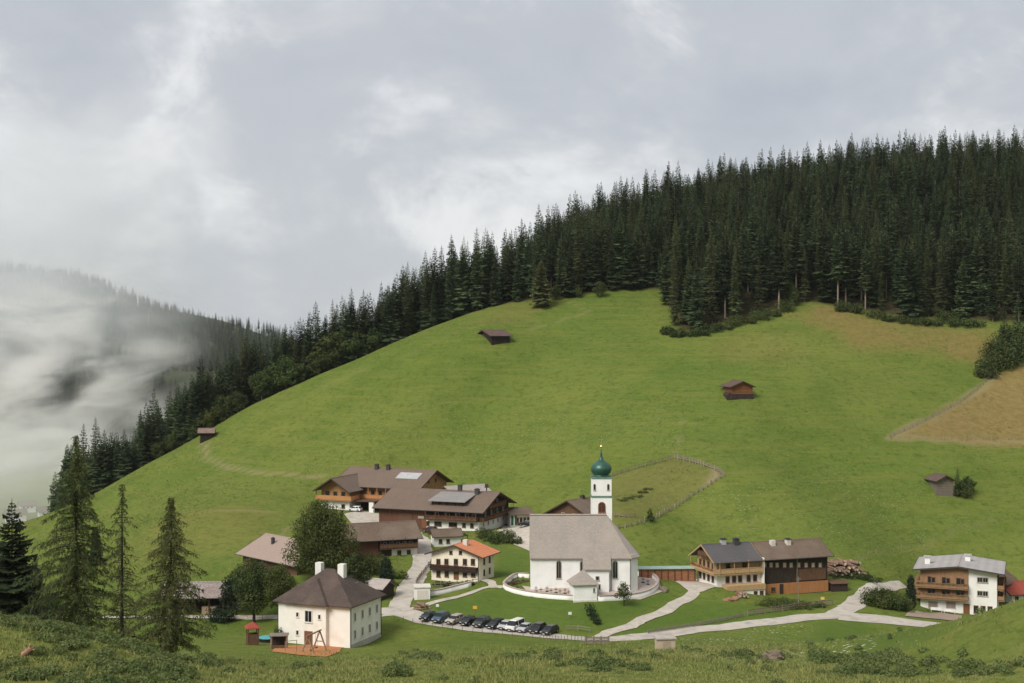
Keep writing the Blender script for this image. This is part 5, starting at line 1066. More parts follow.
WH = H-0.5; wr = b.z(wx, wy+wl/2, 478.3)-WH
b.put('base_wall', MB().box(wx, 2.0, wy, wy+wl, -4, 3.25), plaster); b.gable(wood_orange, 'X', wr, 3.254, x0=wx-0.02, x1=Lx*0.45, y0=wy, y1=wy+wl, H=WH, name='timber_wall'); b.roof(roof_brown, 'X', wr, 1.3, 1.7, x0=wx, x1=Lx*0.42, y0=wy, y1=wy+wl, H=WH, ogs=(2.4, 0.0), name='wing_roof')
def wbox(n, x0, x1, y0, y1, z0, z1, m): return b.put(n, MB().box(x0, x1, y0, y1, z0, z1), m)
o = wbox('balcony', wx-1.3, wx-0.03, wy-1.2, wy+wl+1.0, 3.15, 3.3, rail_o); b.put('railing', MB().box(wx-1.36, wx-1.28, wy-1.2, wy+wl+1.0, 3.35, 4.45).box(wx-1.27, wx+3.0, wy-1.28, wy-1.2, 3.35, 4.45), rail_o, o); b.put('balcony_post', MB().box(wx-1.34, wx-1.2, wy+wl+0.8, wy+wl+0.95, 3.3, WH+0.2).box(wx-1.34, wx-1.2, wy-1.1, wy-0.95, 3.3, WH-0.2), wood_brown, o)
for k in (0.22, 0.5, 0.78):
    f, g = win_mesh(1.2, 1.5, frame_b, glass, False, True); o = link('window', f, b.rt, (wx-0.02, wy+wl*k, 4.7), -math.pi/2); link('pane', g, o)
f, g = win_mesh(1.1, 1.1, frame_b, glass, False, True); o = link('window', f, b.rt, (wx, wy+wl*0.22, 1.6), -math.pi/2); link('pane', g, o)
# open carport under the wing's right side, balcony along the main front
wbox('carport', wx+0.3, 0.0, wy-7.2, wy-0.01, 3.0, 3.2, wood_brown); wbox('carport_pillar', wx+0.4, wx+1.1, wy-6.9, wy-5.6, -3, 2.99, plaster); wbox('carport_shade_panel', -0.4, -0.02, wy-7.0, wy-0.1, -3, 2.99, inside_shade)  # near-black panel paints the shade inside the open carport
o = b.balcony('L', 0.5, wy-0.2, 3.3, 1.4, 1.0, rail_o, top=H-0.5, posts=7)
for k in range(6): b.window('L', 1.8+k*(wy-3)/6, 4.7, 1.1, 1.4, frame_b)
for k in range(3): b.window('L', 1.8+k*2.4, 1.6, 1.1, 1.1, frame_b)
for a in (0.2, 0.4, 0.6, 0.8): b.window('R', Lx*a, 4.6, 0.9, 1.2, frame_b)
for a in (0.38, 0.62): b.window('R', Lx*a, H+0.9, 0.9, 1.0, frame_b)
b.put('skylight', MB().prism([(Lx*0.20, H+rise*0.42+0.24), (Lx*0.38, H+rise*0.76+0.28), (Lx*0.38, H+rise*0.76+0.38), (Lx*0.20, H+rise*0.42+0.34)], to_px(b.A, b.v, 411), to_px(b.A, b.v, 389), 'Y'), metal_l, b.last_roof)
for px in (378, 389.5): b.chimney(Lx*0.46, to_px(b.A+b.u*(Lx/2), b.v, px), H+rise*0.8, H+rise+1.1, 0.9, metal_d)
# pale roof peeping out behind the big farmhouse
A = on(452, 352); b = Bld('rear_shed', "shed with pale flat roof peeping out behind the big farmhouse ridge", 'shed', A, 60, 11, 7, 4.3); b.H = b.z(0, 0, 493); b.wall(plaster); b.roof(M("pale_shed_roof", (0.36, 0.32, 0.29), (0.28, 0.25, 0.225), 0.8), 'X', 1.2, 0.6, 0.6)
# annex
A = at(510.5, 527); th = 78; u, v = dirs(th); b = Bld('annex', "low white annex with green shutters right of the big farmhouse", 'annex', A, th, to_px(A, u, 532), 6.5, (527-515)/F*A.y)
b.wall(plaster); b.put('flat_roof', MB().prism([(-0.8, b.H+0.02), (7.0, b.H+0.9), (7.0, b.H+1.1), (-0.8, b.H+0.22)], -0.5, b.Lx+0.7, 'X'), roof_brown2); green_m = M("green_shutter", (0.035, 0.13, 0.065), (0.025, 0.10, 0.05))
for k in range(4): b.window('R', b.Lx*(0.32+0.17*k), b.H*0.52, 0.75, 1.5, frame_b)
b.put('shutter', MB().box(0.15, 0.75, -0.08, -0.01, 0.4, b.H-0.2), green_m); b.put('shutter', MB().box(b.Lx*0.20, b.Lx*0.20+0.5, -0.08, -0.01, 0.4, b.H-0.2), green_m)

# ------------------------------------------------------------------ barn behind the church
A = on(594, 302); th = 40; u, v = dirs(th); b = Bld('rear_barn', "dark brown barn whose gable shows behind the church roof", 'barn', A, th, 11, to_px(A, v, 545), 0); b.H = H = b.z(0, b.Ly, 514.5); rise = b.z(0, b.Ly*0.55, 500.8)-H
b.gable(wood_brown, 'X', rise, -3, peak=0.5); b.roof(roof_brown2, 'X', rise, 1.1, 1.0); b.window('L', b.Ly*0.4, H+0.5, 1.0, 0.8, frame_g); b.window('L', b.Ly*0.62, H+0.5, 1.0, 0.8, frame_g); b.chimney(5, b.Ly*0.5, H+rise-0.3, H+rise+0.7, 0.8, metal_d)

# ------------------------------------------------------------------ pink-roofed barn and long low shed at the left
A = on(297, 280); th = 47; u, v = dirs(th); b = Bld('pink_roof_barn', "barn with a broad faded pink roof behind the trees", 'barn', A, th, 13, to_px(A, v, 243), 0); b.H = H = b.z(0, 0, 563.5); Lx = b.Lx; rise = max(1.6, b.z(Lx/2, b.Ly/2, 540)-H)
b.gable(wood_brown, 'Y', rise, -3); b.roof(roof_pink, 'Y', rise, 1.2, 1.2); b.chimney(Lx*0.3, b.Ly*0.72, H+rise*0.3, H+rise*0.6+1.3, 0.6, metal_d); b.windows('L', [b.Ly*k for k in (0.3, 0.5, 0.7)], H*0.55, w=0.9, h=0.9, fm=frame_b)
A = at(196, 615, dmin=200); th = 84; u, v = dirs(th); b = Bld('low_shed', "long open low shed roofed with pale stone slabs", 'shed', A-u*6, th, to_px(A, u, 224)+6, 7, (615-596)/F*A.y)
H = b.H; b.wall(wood_dark, None, 'back_wall', y0=5.0); b.roof(roof_stone, 'X', 1.9, 0.9, 0.8)
for k in range(5): b.put('post', MB().box(0.2+k*(b.Lx-0.5)/4, 0.42+k*(b.Lx-0.5)/4, 0.1, 0.32, -2, H), wood_brown)
b.put('end_wall', MB().box(b.Lx-0.15, b.Lx, 0.4, 4.99, -2, H), wood_dark); b.put('wood_bin', MB().box(b.Lx*0.62, b.Lx*0.86, 0.3, 1.4, -1, 1.5), M("pale_firewood", (0.45, 0.33, 0.22), (0.25, 0.17, 0.11), 3))
# small shed between schoolhouse and lane
A = on(381, 259); th = 28; u, v = dirs(th); b = Bld('small_shed', "small dark shed with pale grey roof right behind the schoolhouse", 'shed', A, th, 4.5, to_px(A, v, 355), 0); b.H = H = max(0.7, b.z(0, 0, 588.5)); b.gable(wood_dark, 'Y', 1.1, -3); b.roof(M("weathered_grey_roof", (0.42, 0.37, 0.34), (0.32, 0.28, 0.255), 0.9), 'Y', 1.1, 0.6, 0.8)

# ------------------------------------------------------------------ dark farmhouse on the right: house part and barn part under one ridge
A = at(717, 587); th = 71; u, v = dirs(th); Lx = to_px(A, u, 827.5); Ly = to_px(A, v, 697.5); b = Bld('dark_farmhouse', "long farmhouse, half pale timber under grey roof, half black barn under brown roof", 'farmhouse', A, th, Lx, Ly, 0, 4.5)
b.H = H = b.z(0, 0, 559.5); xs = to_px(b.A, b.u, 760.5); rise = b.z(0, Ly/2, 545.2)-H
b.wall(plaster, 2.5, 'base_wall', x1=xs); b.gable(wood_pale, 'X', rise, 2.504, x0=-0.02, x1=xs, name='timber_wall'); b.roof(roof_slate, 'X', rise, 1.3, 0.0, x1=xs, ogs=(1.35, 0.0), fm=fasc_o); house_roof = b.last_roof
for px, y_, m_ in ((723, 0.5, metal_l), (735, 0.45, metal_d)): x_ = to_px(b.A+b.v*(Ly*0.5), b.u, px); b.chimney(x_, Ly*y_, H+rise*0.8, H+rise+1.0, 1.0, m_)
xm = to_px(b.A, b.u, 795); zo = b.z(xm, 0, 582.3); zo2 = b.z(xm, 0, 593.2); b.gable(wood_dark, 'X', rise*0.97, zo+0.004, x0=xs+0.25, x1=Lx, name='barn_wall'); b.wall(M("orange_boards", (0.42, 0.19, 0.075), (0.30, 0.13, 0.055), 1.4, 0.8, (3, 3, 0.5)), zo, 'board_base', x0=xs+0.25, x1=Lx+0.03, y0=-0.25, z0=zo2); b.wall(chim_w, zo2-0.004, 'stone_base', x0=xs+0.25, x1=Lx)
b.put('party_wall', MB().box(xs+0.004, xs+0.246, -1.2, Ly, -4, H+0.0), plaster)
b.roof(roof_brown2, 'X', rise*0.97, 1.3, 0.0, x0=xs+0.25, H=H+0.02, ogs=(0.0, 0.7))
for px in (771.5, 787): x_ = to_px(b.A+b.v*(Ly*0.4), b.u, px); b.chimney(x_, Ly*0.36, H+rise*0.55, H+rise+0.5, 0.95, chim_w, px > 780)
L_ = lambda px: to_px(b.A, b.v, px); R_ = lambda px: to_px(b.A, b.u, px)
for px in (727.5, 734, 740, 748.5, 755): b.window('R', R_(px), 1.35, 0.85, 1.25, frame_b)
for px in (728, 744.5): b.window('R', R_(px), 3.9, 1.0, 1.3, frame_b)
b.balcony('R', -0.1, xs-0.1, 2.6, 1.2, 1.0, wood_pale, top=H-0.3, posts=4); b.balcony('L', -1.2, Ly+0.3, 2.6, 1.3, 1.0, wood_pale, top=H-0.3, posts=4, flowers=flower)
for k in (0.2, 0.42, 0.64, 0.84): b.window('L', Ly*k, 1.35, 0.9, 1.3, frame_b); b.window('L', Ly*k, 3.9, 0.9, 1.3, frame_b)
b.balcony('L', Ly*0.25, Ly*0.75, H+0.1, 1.0, 0.9, wood_brown, posts=0); b.window('L', Ly*0.5, H+1.3, 1.2, 1.2, frame_b)
for px in (764.5, 771, 777, 784.5, 791, 798.5, 806, 813, 820): b.window('R', R_(px), b.z(R_(px), 0, 565), 0.95, 1.15, frame_b, curtain, bars=False)
b.put('barn_post', MB().box(R_(797)-0.1, R_(797)+0.1, -0.12, -0.01, zo, H), wood_grey); b.put('board_base_door', MB().box(R_(779), R_(782.5), -0.33, -0.254, zo2+0.1, zo-0.1), wood_dark); b.window('R', R_(772.5), (zo+zo2)/2, 1.0, 0.9, frame_b, off=0.25)
b.put('barn_gate', MB().box(R_(797)+0.3, Lx-0.4, -0.12, -0.01, zo+0.3, zo+2.6), wood_brown)
zq = b.z(R_(745), -2.2, 584.8); zq2 = b.z(R_(745), -2.2, 590)
for px in (750.5, 756.5): b.window('R', R_(px), zq2-0.75, 0.8, 0.9, frame_b, off=2.0)
b.put('terrace_wall', MB().box(R_(722), xs-0.05, -2.2, -0.05, zq2, zq), wood_pale); b.put('terrace_base', MB().box(R_(735), xs-0.06, -2.0, -0.06, -4.5, zq2-0.004), plaster)
DF = b
# ------------------------------------------------------------------ hotel
A = Vector(px2w(997, 616, 285)); A.z = float(gz(A.x, A.y)); th = 21; u, v = dirs(th); Ly = to_px(A, v, 920.5); b = Bld('hotel', "large white and timber hotel with balconies and pale low gable roof", 'hotel', A, th, 15, Ly, 0, 4)
b.H = H = b.z(0, 0, 573.2); rise = b.z(0, Ly*0.5, 566.5)-H; L_ = lambda px: to_px(b.A, b.v, px); ys = L_(968.3); zg = b.z(0, L_(940), 599)
b.wall(plaster, zg, 'base_wall'); b.gable(plaster, 'X', rise, zg+0.004, name='wall'); hw = MB(); tk = 0.25
hw.prism([(ys, zg+0.01), (Ly+0.04, zg+0.01), (Ly+0.04, H-0.02), (Ly*0.5, H+rise-0.16), (ys, H+rise*(ys/(Ly*0.5))-0.16)], -tk, -0.004, 'X'); b.put('timber_front', hw, hotel_wood)
b.roof(roof_hotel, 'X', rise, 1.5, 1.4, fm=metal_d)
for x_, y_ in ((5.5, Ly*0.93), (8.5, Ly*0.40)): b.chimney(x_, y_, H+rise*(0.3 if y_ > Ly*0.8 else 0.7), H+rise*(0.3 if y_ > Ly*0.8 else 0.7)+1.5, 1.1, plaster, False); b.put('chimney_cap', MB().box(x_-0.8, x_+0.8, y_-0.8, y_+0.8, H+rise*(0.3 if y_ > Ly*0.8 else 0.7)+1.504, H+rise*(0.3 if y_ > Ly*0.8 else 0.7)+1.75), metal_l, b.last_roof)
b.put('skylight', MB().box(7.5, 9.5, Ly*0.27, Ly*0.36, H+rise*0.72, H+rise*0.80), metal_l, b.last_roof)
z1 = b.z(0, L_(940), 597.5); z2 = b.z(0, L_(940), 586.8); y0_ = ys+0.4
for zf in (z1, z2):
    b.balcony('L', ys, Ly+0.8, zf, 1.5, 0.95, hotel_wood, flowers=greens, posts=0)
    for px, w, h in ((929.5, 0.8, 1.9), (933.5, 0.8, 1.2), (944, 0.9, 1.9), (948.2, 0.8, 1.2), (958.5, 1.0, 1.9), (962.5, 0.8, 1.2)): b.window('L', L_(px), zf+1.25+(0 if h > 1.5 else 0.2), w, h, frame_b, off=tk, bars=False)
for px, zf in ((982.5, 580), (982.5, 593.5)):
    for dx in (-2.6, 2.9): b.window('L', L_(px+dx), b.z(0, L_(px), zf), 1.15, 1.15, frame_g)
for px in (933, 950.8): b.window('L', L_(px), b.z(0, L_(px), 605), 2.0, 1.5, frame_g, M("blind_behind_glass", (0.30, 0.25, 0.21), (0.22, 0.18, 0.15), 2, 0.3, spec=0.5))
b.door('L', L_(966.5), 1.3, 2.2); 
for px in (976, 983, 990): b.window('L', L_(px), 1.2, 1.0, 1.6, frame_b)
b.balcony('R', 0.4, 12, z1, 1.3, 0.95, hotel_wood, flowers=flower); b.balcony('R', 0.4, 12, z2, 1.3, 0.95, hotel_wood, flowers=flower); b.put('timber_side', MB().box(0.3, 14, -0.1, -0.004, zg, H-0.05), hotel_wood)
for zf in (z1, z2): b.windows('R', [2.5, 5, 7.5, 10], zf+1.3, w=0.9, h=1.7, fm=frame_b, off=0.1)
b.put('left_balcony', MB().box(0.5, 9, Ly+0.01, Ly+1.4, z1-0.15, z1+0.95).box(0.5, 9, Ly+0.01, Ly+1.4, z2-0.15, z2+0.95), hotel_wood)
HOTEL = b
bench = MB().box(-1.2, 1.2, -0.25, 0.25, 0.42, 0.5).box(-1.2, 1.2, 0.2, 0.26, 0.5, 0.95).box(-1.1, -1.0, -0.2, 0.2, 0, 0.415).box(1.0, 1.1, -0.2, 0.2, 0, 0.415)
for px, lab in ((937, "pale bench under the hotel's left ground floor window"), (950, "pale bench under the hotel's right ground floor window")): 
    o = bench.build('bench', frame_w); p = b.W(-1.6, L_(px)); o.location = G(p.x, p.y); o.rotation_euler = (0, 0, b.rt.rotation_euler.z-math.pi/2); tag(o, lab, 'bench')
# houses at the right edge
A = on(1012, 300); b = Bld('red_roof_house', "white house with red roof cut by the right picture edge", 'house', A, 75, 12, 7, 0); b.H = max(2.2, b.z(0, 0, 594)); b.gable(plaster, 'X', 1.8, -3); b.roof(roof_red, 'X', 1.8, 0.7, 0.8); b.windows('R', [1.2, 3.4], b.H*0.5, w=0.9, h=1.0, fm=frame_b)
A = on(1005, 302); b = Bld('brown_roof_house', "small cream house with brown roof behind the hotel", 'house', A, 40, 6, 5, 0); b.H = max(3.0, b.z(0, 0, 583)); b.gable(cream, 'X', 1.8, -3); b.roof(roof_brown2, 'X', 1.8, 0.7, 0.8); b.windows('L', [1.5, 3.5], b.H*0.6, w=0.8, h=1.0, fm=frame_b)

# ------------------------------------------------------------------ hay barns on the hillside
def hay_barn(name, label, px, py, th, pxl, pxr, top_eave, top_ridge, wall_m, roof_m, axis, base_m=None, found=2.0, dmin=250):
    A = at(px, py, dmin=dmin); u, v = dirs(th); b = Bld(name, label, 'barn', A, th, to_px(A, u, pxr), pxl if pxl < 20 else to_px(A, v, pxl), 0, found); b.H = H = b.z(0, 0, top_eave)
    rise = (b.z(0, b.Ly/2, top_ridge) if axis == 'X' else b.z(b.Lx/2, 0, top_ridge))-H; b.gable(wall_m, axis, rise, -found); b.roof(roof_m, axis, rise, 0.7, 0.9)
    lg = MB()
    for k in range(int(H/0.42)):
        z = 0.2+k*0.42; lg.bar((-0.05, -0.1, z), (-0.05, b.Ly+0.3, z), 0.16, sides=5).bar((-0.3, -0.05, z+0.2), (b.Lx+0.3, -0.05, z+0.2), 0.16, sides=5)
    b.put('log_courses', lg, wall_m)
    return b
b = hay_barn('hay_barn', "dark weathered hay barn high on the meadow below the crest", 492, 345.3, 62, 477, 509.5, 335.8, 330.6, wood_dark, M("dark_barn_roof", (0.13, 0.085, 0.07), (0.085, 0.06, 0.05), 0.8), 'X'); b.put('barn_door', MB().box(-0.08, 0.0, b.Ly*0.3, b.Ly*0.6, 0.2, 2.0), inside_shade)  # dark slab on the gable paints the shade of an open doorway
b = hay_barn('hay_barn', "red-brown hay barn with a gabled front in the middle of the right meadow", 732, 399.8, 80, 7.5, 752.5, 386.5, 381.8, M("russet_planks", (0.30, 0.125, 0.055), (0.17, 0.075, 0.04), 1.2, 0.85, (3, 3, 0.4)), M("red_barn_roof", (0.13, 0.085, 0.07), (0.09, 0.06, 0.05), 0.8), 'Y'); b.put('lower_wall', MB().box(-0.2, b.Lx+0.15, -0.2, -0.11, -1.0, b.H*0.45), wood_dark); b.put('side_lean_to', MB().prism([(-1.4, -1), (-0.2, -1), (-0.2, b.H*0.55), (-1.4, b.H*0.35)], 0, 5, 'Y'), wood_dark)
b = hay_barn('hay_barn', "small grey hut with a lean roof next to the trees on the right meadow", 937.3, 496, 82, 5.0, 953, 480.3, 475.8, wood_grey, M("grey_barn_roof", (0.13, 0.09, 0.075), (0.09, 0.065, 0.055), 0.8), 'Y')
b = hay_barn('hay_barn', "tiny dark hay hut on the left skyline of the meadow", 200.5, 443.5, 80, 4.0, 212, 432.5, 429, wood_dark, M("brown_hut_roof", (0.23, 0.155, 0.13), (0.16, 0.11, 0.09), 0.8), 'X')

# ------------------------------------------------------------------ green-edged woodshed right of the church
A = at(640, 577.5); th = 87; u, v = dirs(th); b = Bld('woodshed', "long low woodshed with a pale green roof edge right of the church", 'shed', A, th, to_px(A, u, 696), 1.7, 0); b.H = H = b.z(0, 0, 569.2)
b.wall(M("stacked_orange_boards", (0.36, 0.165, 0.08), (0.20, 0.09, 0.05), 1.6, 0.9, (0.5, 0.5, 4))); b.put('roof', MB().prism([(-0.4, H+0.02), (1.9, H+0.2), (1.9, H+0.32), (-0.4, H+0.14)], -0.4, b.Lx+0.4, 'X'), M("pale_green_sheet_roof", (0.34, 0.44, 0.39), (0.27, 0.37, 0.32), 0.8, 0.5))
for k in range(9): b.put('post', MB().box(0.3+k*(b.Lx-0.6)/8-0.08, 0.3+k*(b.Lx-0.6)/8+0.08, -0.14, -0.01, -0.6, H), wood_brown)
# ------------------------------------------------------------------ parked cars
def car_meshes(kind):
    L, Wd, Hh = {'hatch': (4.1, 1.76, 1.48), 'estate': (4.6, 1.82, 1.52), 'suv': (4.6, 1.9, 1.72), 'van': (4.9, 1.95, 1.98), 'saloon': (4.6, 1.8, 1.44)}[kind]
    x0, x1 = -L/2, L/2; belt = 0.92 if kind not in ('suv', 'van') else 1.05; nose = 0.72 if kind != 'van' else 0.95
    lo = [(x0+0.05, 0.28), (x1-0.08, 0.28), (x1, 0.50), (x1-0.06, nose), (x1-0.9 if kind != 'van' else x1-0.5, belt), (x0+0.06, belt+0.04), (x0, 0.55)]
    b = MB()
    def shell(pts, w0, w1):
        n = len(pts); zs = [p[1] for p in pts]; zl, zh_ = min(zs), max(zs); vs = []
        for sg in (-1, 1):
            for x, z in pts: t = (z-zl)/(zh_-zl); vs.append((x, sg*(w0+(w1-w0)*t)/2, z))
        return vs, [tuple(range(n)), tuple(range(2*n-1, n-1, -1))]+[((i+1) % n, i, i+n, (i+1) % n+n) for i in range(n)]
    b.add(*shell(lo, Wd, Wd*0.95))
    a, c, e, f = {'hatch': (x1-1.0, x1-1.75, x0+0.55, x0+0.10), 'estate': (x1-1.1, x1-1.9, x0+0.45, x0+0.12), 'suv': (x1-1.1, x1-1.8, x0+0.5, x0+0.10), 'van': (x1-0.6, x1-1.35, x0+0.25, x0+0.08), 'saloon': (x1-1.1, x1-1.85, x0+1.25, x0+0.55)}[kind]
    g = MB(); g.add(*shell([(a, belt-0.02), (c, Hh-0.10), (e, Hh-0.08), (f, belt+0.0)], Wd*0.93, Wd*0.74))
    r_ = MB(); r_.add(*shell([(c+0.10, Hh-0.11), (c-0.15, Hh), (e+0.2, Hh), (e-0.06, Hh-0.10)], Wd*0.77, Wd*0.70))
    p = MB()
    for xx in (c-0.75, e+0.05): p.add(*shell([(xx-0.06, belt), (xx+0.08, belt), (xx+0.06, Hh-0.06), (xx-0.04, Hh-0.06)], Wd*0.945, Wd*0.755))
    wt = []
    rr = 0.34 if kind not in ('suv', 'van') else 0.38
    tyre = MB(); n = 14; vs = []; 
    for k in range(n): t = 2*math.pi*k/n; vs += [(rr*math.cos(t), -0.11, rr*math.sin(t)), (rr*math.cos(t), 0.11, rr*math.sin(t))]
    tyre.add(vs, [(2*k, 2*k+1, (2*k+3) % (2*n), (2*k+2) % (2*n)) for k in range(n)]+[tuple(range(0, 2*n, 2))[::-1], tuple(range(1, 2*n, 2))])
    rim = MB(); vs = []
    for k in range(n): t = 2*math.pi*k/n; vs += [(rr*0.62*math.cos(t), -0.125, rr*0.62*math.sin(t)), (rr*0.62*math.cos(t), 0.125, rr*0.62*math.sin(t))]
    rim.add(vs, [(2*k, 2*k+1, (2*k+3) % (2*n), (2*k+2) % (2*n)) for k in range(n)]+[tuple(range(0, 2*n, 2))[::-1], tuple(range(1, 2*n, 2))])
    hl = MB().box(-0.06, 0.02, -0.2, 0.2, -0.09, 0.09); tl = MB().box(-0.02, 0.06, -0.16, 0.16, -0.12, 0.12); bmp = MB().box(x1-0.05, x1+0.07, -Wd*0.46, Wd*0.46, 0.26, 0.46).box(x0-0.07, x0+0.05, -Wd*0.46, Wd*0.46, 0.28, 0.5)
    gr = MB().box(x1-0.02, x1+0.04, -0.42, 0.42, 0.47, 0.62); pl = MB().box(x1+0.071, x1+0.085, -0.26, 0.26, 0.30, 0.41); mi = MB().box(-0.08, 0.08, -0.1, 0.1, -0.07, 0.07)
    return dict(L=L, W=Wd, body=b, glass=g, roof=r_, pillar=p, tyre=tyre, rim=rim, headlight=hl, tail_light=tl, bumper=bmp, grille=gr, plate=pl, mirror=mi, rr=rr, x0=x0, x1=x1, belt=belt, a=a, nose=nose)
rubber = M("tyre_rubber", (0.018, 0.018, 0.018)); alloy = M("wheel_alloy", (0.38, 0.38, 0.39), rough=0.35, metal=0.7); lampm = M("headlight_glass", (0.70, 0.71, 0.72), rough=0.1, spec=0.6); redm = M("tail_light_red", (0.32, 0.012, 0.010), rough=0.2); blackp = M("black_trim", (0.02, 0.02, 0.021), rough=0.5); platem = M("number_plate", (0.75, 0.75, 0.72))
_car = {}
def paint(name, c): return M(name, c, tuple(x*0.92 for x in c), 0.5, 0.28, spec=0.55)
def car(label, kind, p, yaw, pm, group=None, name='parked_car', cat='car'):
    if kind not in _car:
        k = car_meshes(kind); k['me'] = {q: k[q].mesh(q) for q in ('body', 'glass', 'roof', 'pillar', 'tyre', 'rim', 'headlight', 'tail_light', 'bumper', 'grille', 'plate', 'mirror')}; _car[kind] = k
        for q, m_ in (('glass', glass), ('tyre', rubber), ('rim', alloy), ('headlight', lampm), ('tail_light', redm), ('bumper', blackp), ('grille', blackp), ('plate', platem)): k['me'][q].materials.append(m_)
        for q in ('body', 'roof', 'pillar', 'mirror'): k['me'][q].materials.append(None)
    k = _car[kind]; t = thing(name, label, cat, p+Vector((0, 0, 0.09)), yaw, group); t.scale = (0.93, 0.93, 0.93)
    def part(nm, q, loc=(0, 0, 0), parent=None, paint_=False):
        o = link(nm, k['me'][q], parent or t, loc)
        if paint_: o.material_slots[0].link = 'OBJECT'; o.material_slots[0].material = pm
        return o
    part('body', 'body', paint_=True); part('window_band', 'glass'); part('roof', 'roof', paint_=True); part('pillar', 'pillar', paint_=True); part('bumper', 'bumper'); part('grille', 'grille'); part('number_plate', 'plate')
    for sx in (k['x0']+0.82, k['x1']-0.85):
        for sy in (-1, 1): w = part('wheel', 'tyre', (sx, sy*(k['W']/2-0.09), k['rr'])); part('rim', 'rim', (0, 0, 0), w)
    for sy in (-1, 1): part('headlight', 'headlight', (k['x1']-0.05, sy*k['W']*0.34, k['nose']-0.09)); part('tail_light', 'tail_light', (k['x0']+0.0, sy*k['W']*0.38, k['belt']-0.15)); part('mirror', 'mirror', (k['a']-0.35, sy*(k['W']/2+0.05), k['belt']+0.08), None, True)
    return t
CARS = [(428,'hatch',"dark blue-black hatchback, leftmost of the row parked along the road",(0.022,0.026,0.036)),(441,'suv',"teal-blue SUV second from the left end of the parked row",(0.045,0.085,0.115)),(455,'estate',"beige-silver estate parked between the teal-blue SUV and a black hatchback",(0.42,0.36,0.31)),
        (468,'hatch',"black hatchback parked beside the beige-silver estate",(0.014,0.014,0.016)),(482,'suv',"dark grey-green SUV next to the yellow-topped sign post",(0.045,0.050,0.046)),(495.5,'estate',"black estate parked left of the silver hatchback",(0.013,0.014,0.018)),
        (505.5,'hatch',"silver hatchback parked left of the white van",(0.46,0.45,0.46)),(515.5,'van',"white van, tallest in the parked row",(0.76,0.75,0.72)),(525.5,'saloon',"silver saloon parked right of the white van",(0.44,0.43,0.44)),(538,'suv',"black SUV second from the right end of the row",(0.016,0.014,0.015)),(549.5,'estate',"black estate at the right end of the parked row",(0.018,0.017,0.019))]
for i, (px, kind, lab, c) in enumerate(CARS):
    py = 619.8+(px-428)*0.1175; p = at(px, py); car(lab, kind, p, R(-118)+0.05*math.sin(i*2.3), paint("car_paint_%s" % ["midnight", "teal", "beige", "black", "moss", "ink", "silver", "white", "platinum", "coal", "jet"][i], c), 'cars parked along the road')
car("small white car standing under the guesthouse carport", 'hatch', at(355, 511.5, dmin=330), R(160), paint("car_paint_chalk", (0.72, 0.72, 0.71)))
car("dark car parked in front of the annex windows", 'saloon', at(527, 526.5), R(170), paint("car_paint_graphite", (0.02, 0.02, 0.024)))
car("dark car in front of the cream house wall", 'hatch', at(441, 578.5), R(170), paint("car_paint_night", (0.014, 0.014, 0.018)))
car("dark red car at the corner of the big farmhouse", 'hatch', at(430, 532.5), R(150), paint("car_paint_wine", (0.07, 0.022, 0.02)))

# ------------------------------------------------------------------ fences
post_m = M("fence_post_wood", (0.24, 0.19, 0.145), (0.14, 0.11, 0.085), 3, 0.9, (1, 1, 0.3), rnd=0.25); post_l = M("pale_fence_wood", (0.28, 0.235, 0.18), (0.19, 0.155, 0.12), 3, 0.9, (1, 1, 0.3), rnd=0.2); wire_m = M("fence_wire", (0.12, 0.115, 0.11), rough=0.5)
def fence(label, pts, step, h, w, m, rails=(0.5, 0.9), rail_w=0.09, rm=None, closed=False, lean=0.05, group=None, dmin=185, sides=5, seed=1):
    line = smooth_line([at(*p, dmin=dmin) if len(p) == 2 else p for p in pts], 0.5) if len(pts) > 2 else None
    if line is None: a, b_ = [Vector(at(*p, dmin=dmin)[:2]) for p in pts]; n = int((b_-a).length/0.5); line = [a+(b_-a)*i/n for i in range(n+1)]
    acc = 0; P_ = [line[0]]
    for i in range(1, len(line)):
        acc += (line[i]-line[i-1]).length
        if acc >= step: P_.append(line[i]); acc = 0
    r = random.Random(seed); o3 = G(P_[0].x, P_[0].y); t = thing('fence', label, 'fence', o3, 0, group); pm = MB(); pm.lathe([(w/2, -0.5), (w/2, h), (w*0.3, h+0.06)], sides); pme = pm.mesh('post', m)
    tops = []
    for p in P_:
        q = G(p.x, p.y); o = link('post', pme, t, q-o3); o.rotation_euler = (r.gauss(0, lean), r.gauss(0, lean), r.random()*6); o.scale = (1, 1, r.uniform(0.88, 1.1)); tops.append(q-o3)
    for f in rails:
        rb = MB()
        for a, b_ in zip(tops[:-1], tops[1:]): rb.bar(a+Vector((0, 0, h*f)), b_+Vector((0, 0, h*f+r.gauss(0, 0.03))), rail_w*0.5, rail_w)
        rb.build('rail', rm or m, t)
    return t
fence("thin post and wire fence along the near road edge", [(394,621),(420,625),(450,629.5),(480,633.5),(510,637),(540,640),(585,643)], 1.75, 1.05, 0.10, post_m, (0.45, 0.9), 0.02, wire_m, seed=2)
fence("wooden fence running up the upper left side of the paddock", [(612,477),(630,471),(650,465.5),(675,459)], 2.0, 1.2, 0.24, post_m, (0.4, 0.8), 0.16, seed=3)
fence("close-set fence on the top right side of the paddock", [(675,459),(690,462.5),(706,467),(716,471),(724,476)], 0.95, 1.3, 0.34, post_l, (0.4, 0.8), 0.16, seed=4)
fence("picket-like fence descending the right side of the paddock", [(724,477),(708,487),(690,498),(670,511),(652,520),(630,527),(612,530)], 1.35, 1.15, 0.34, post_l, (0.45,), 0.12, seed=5)
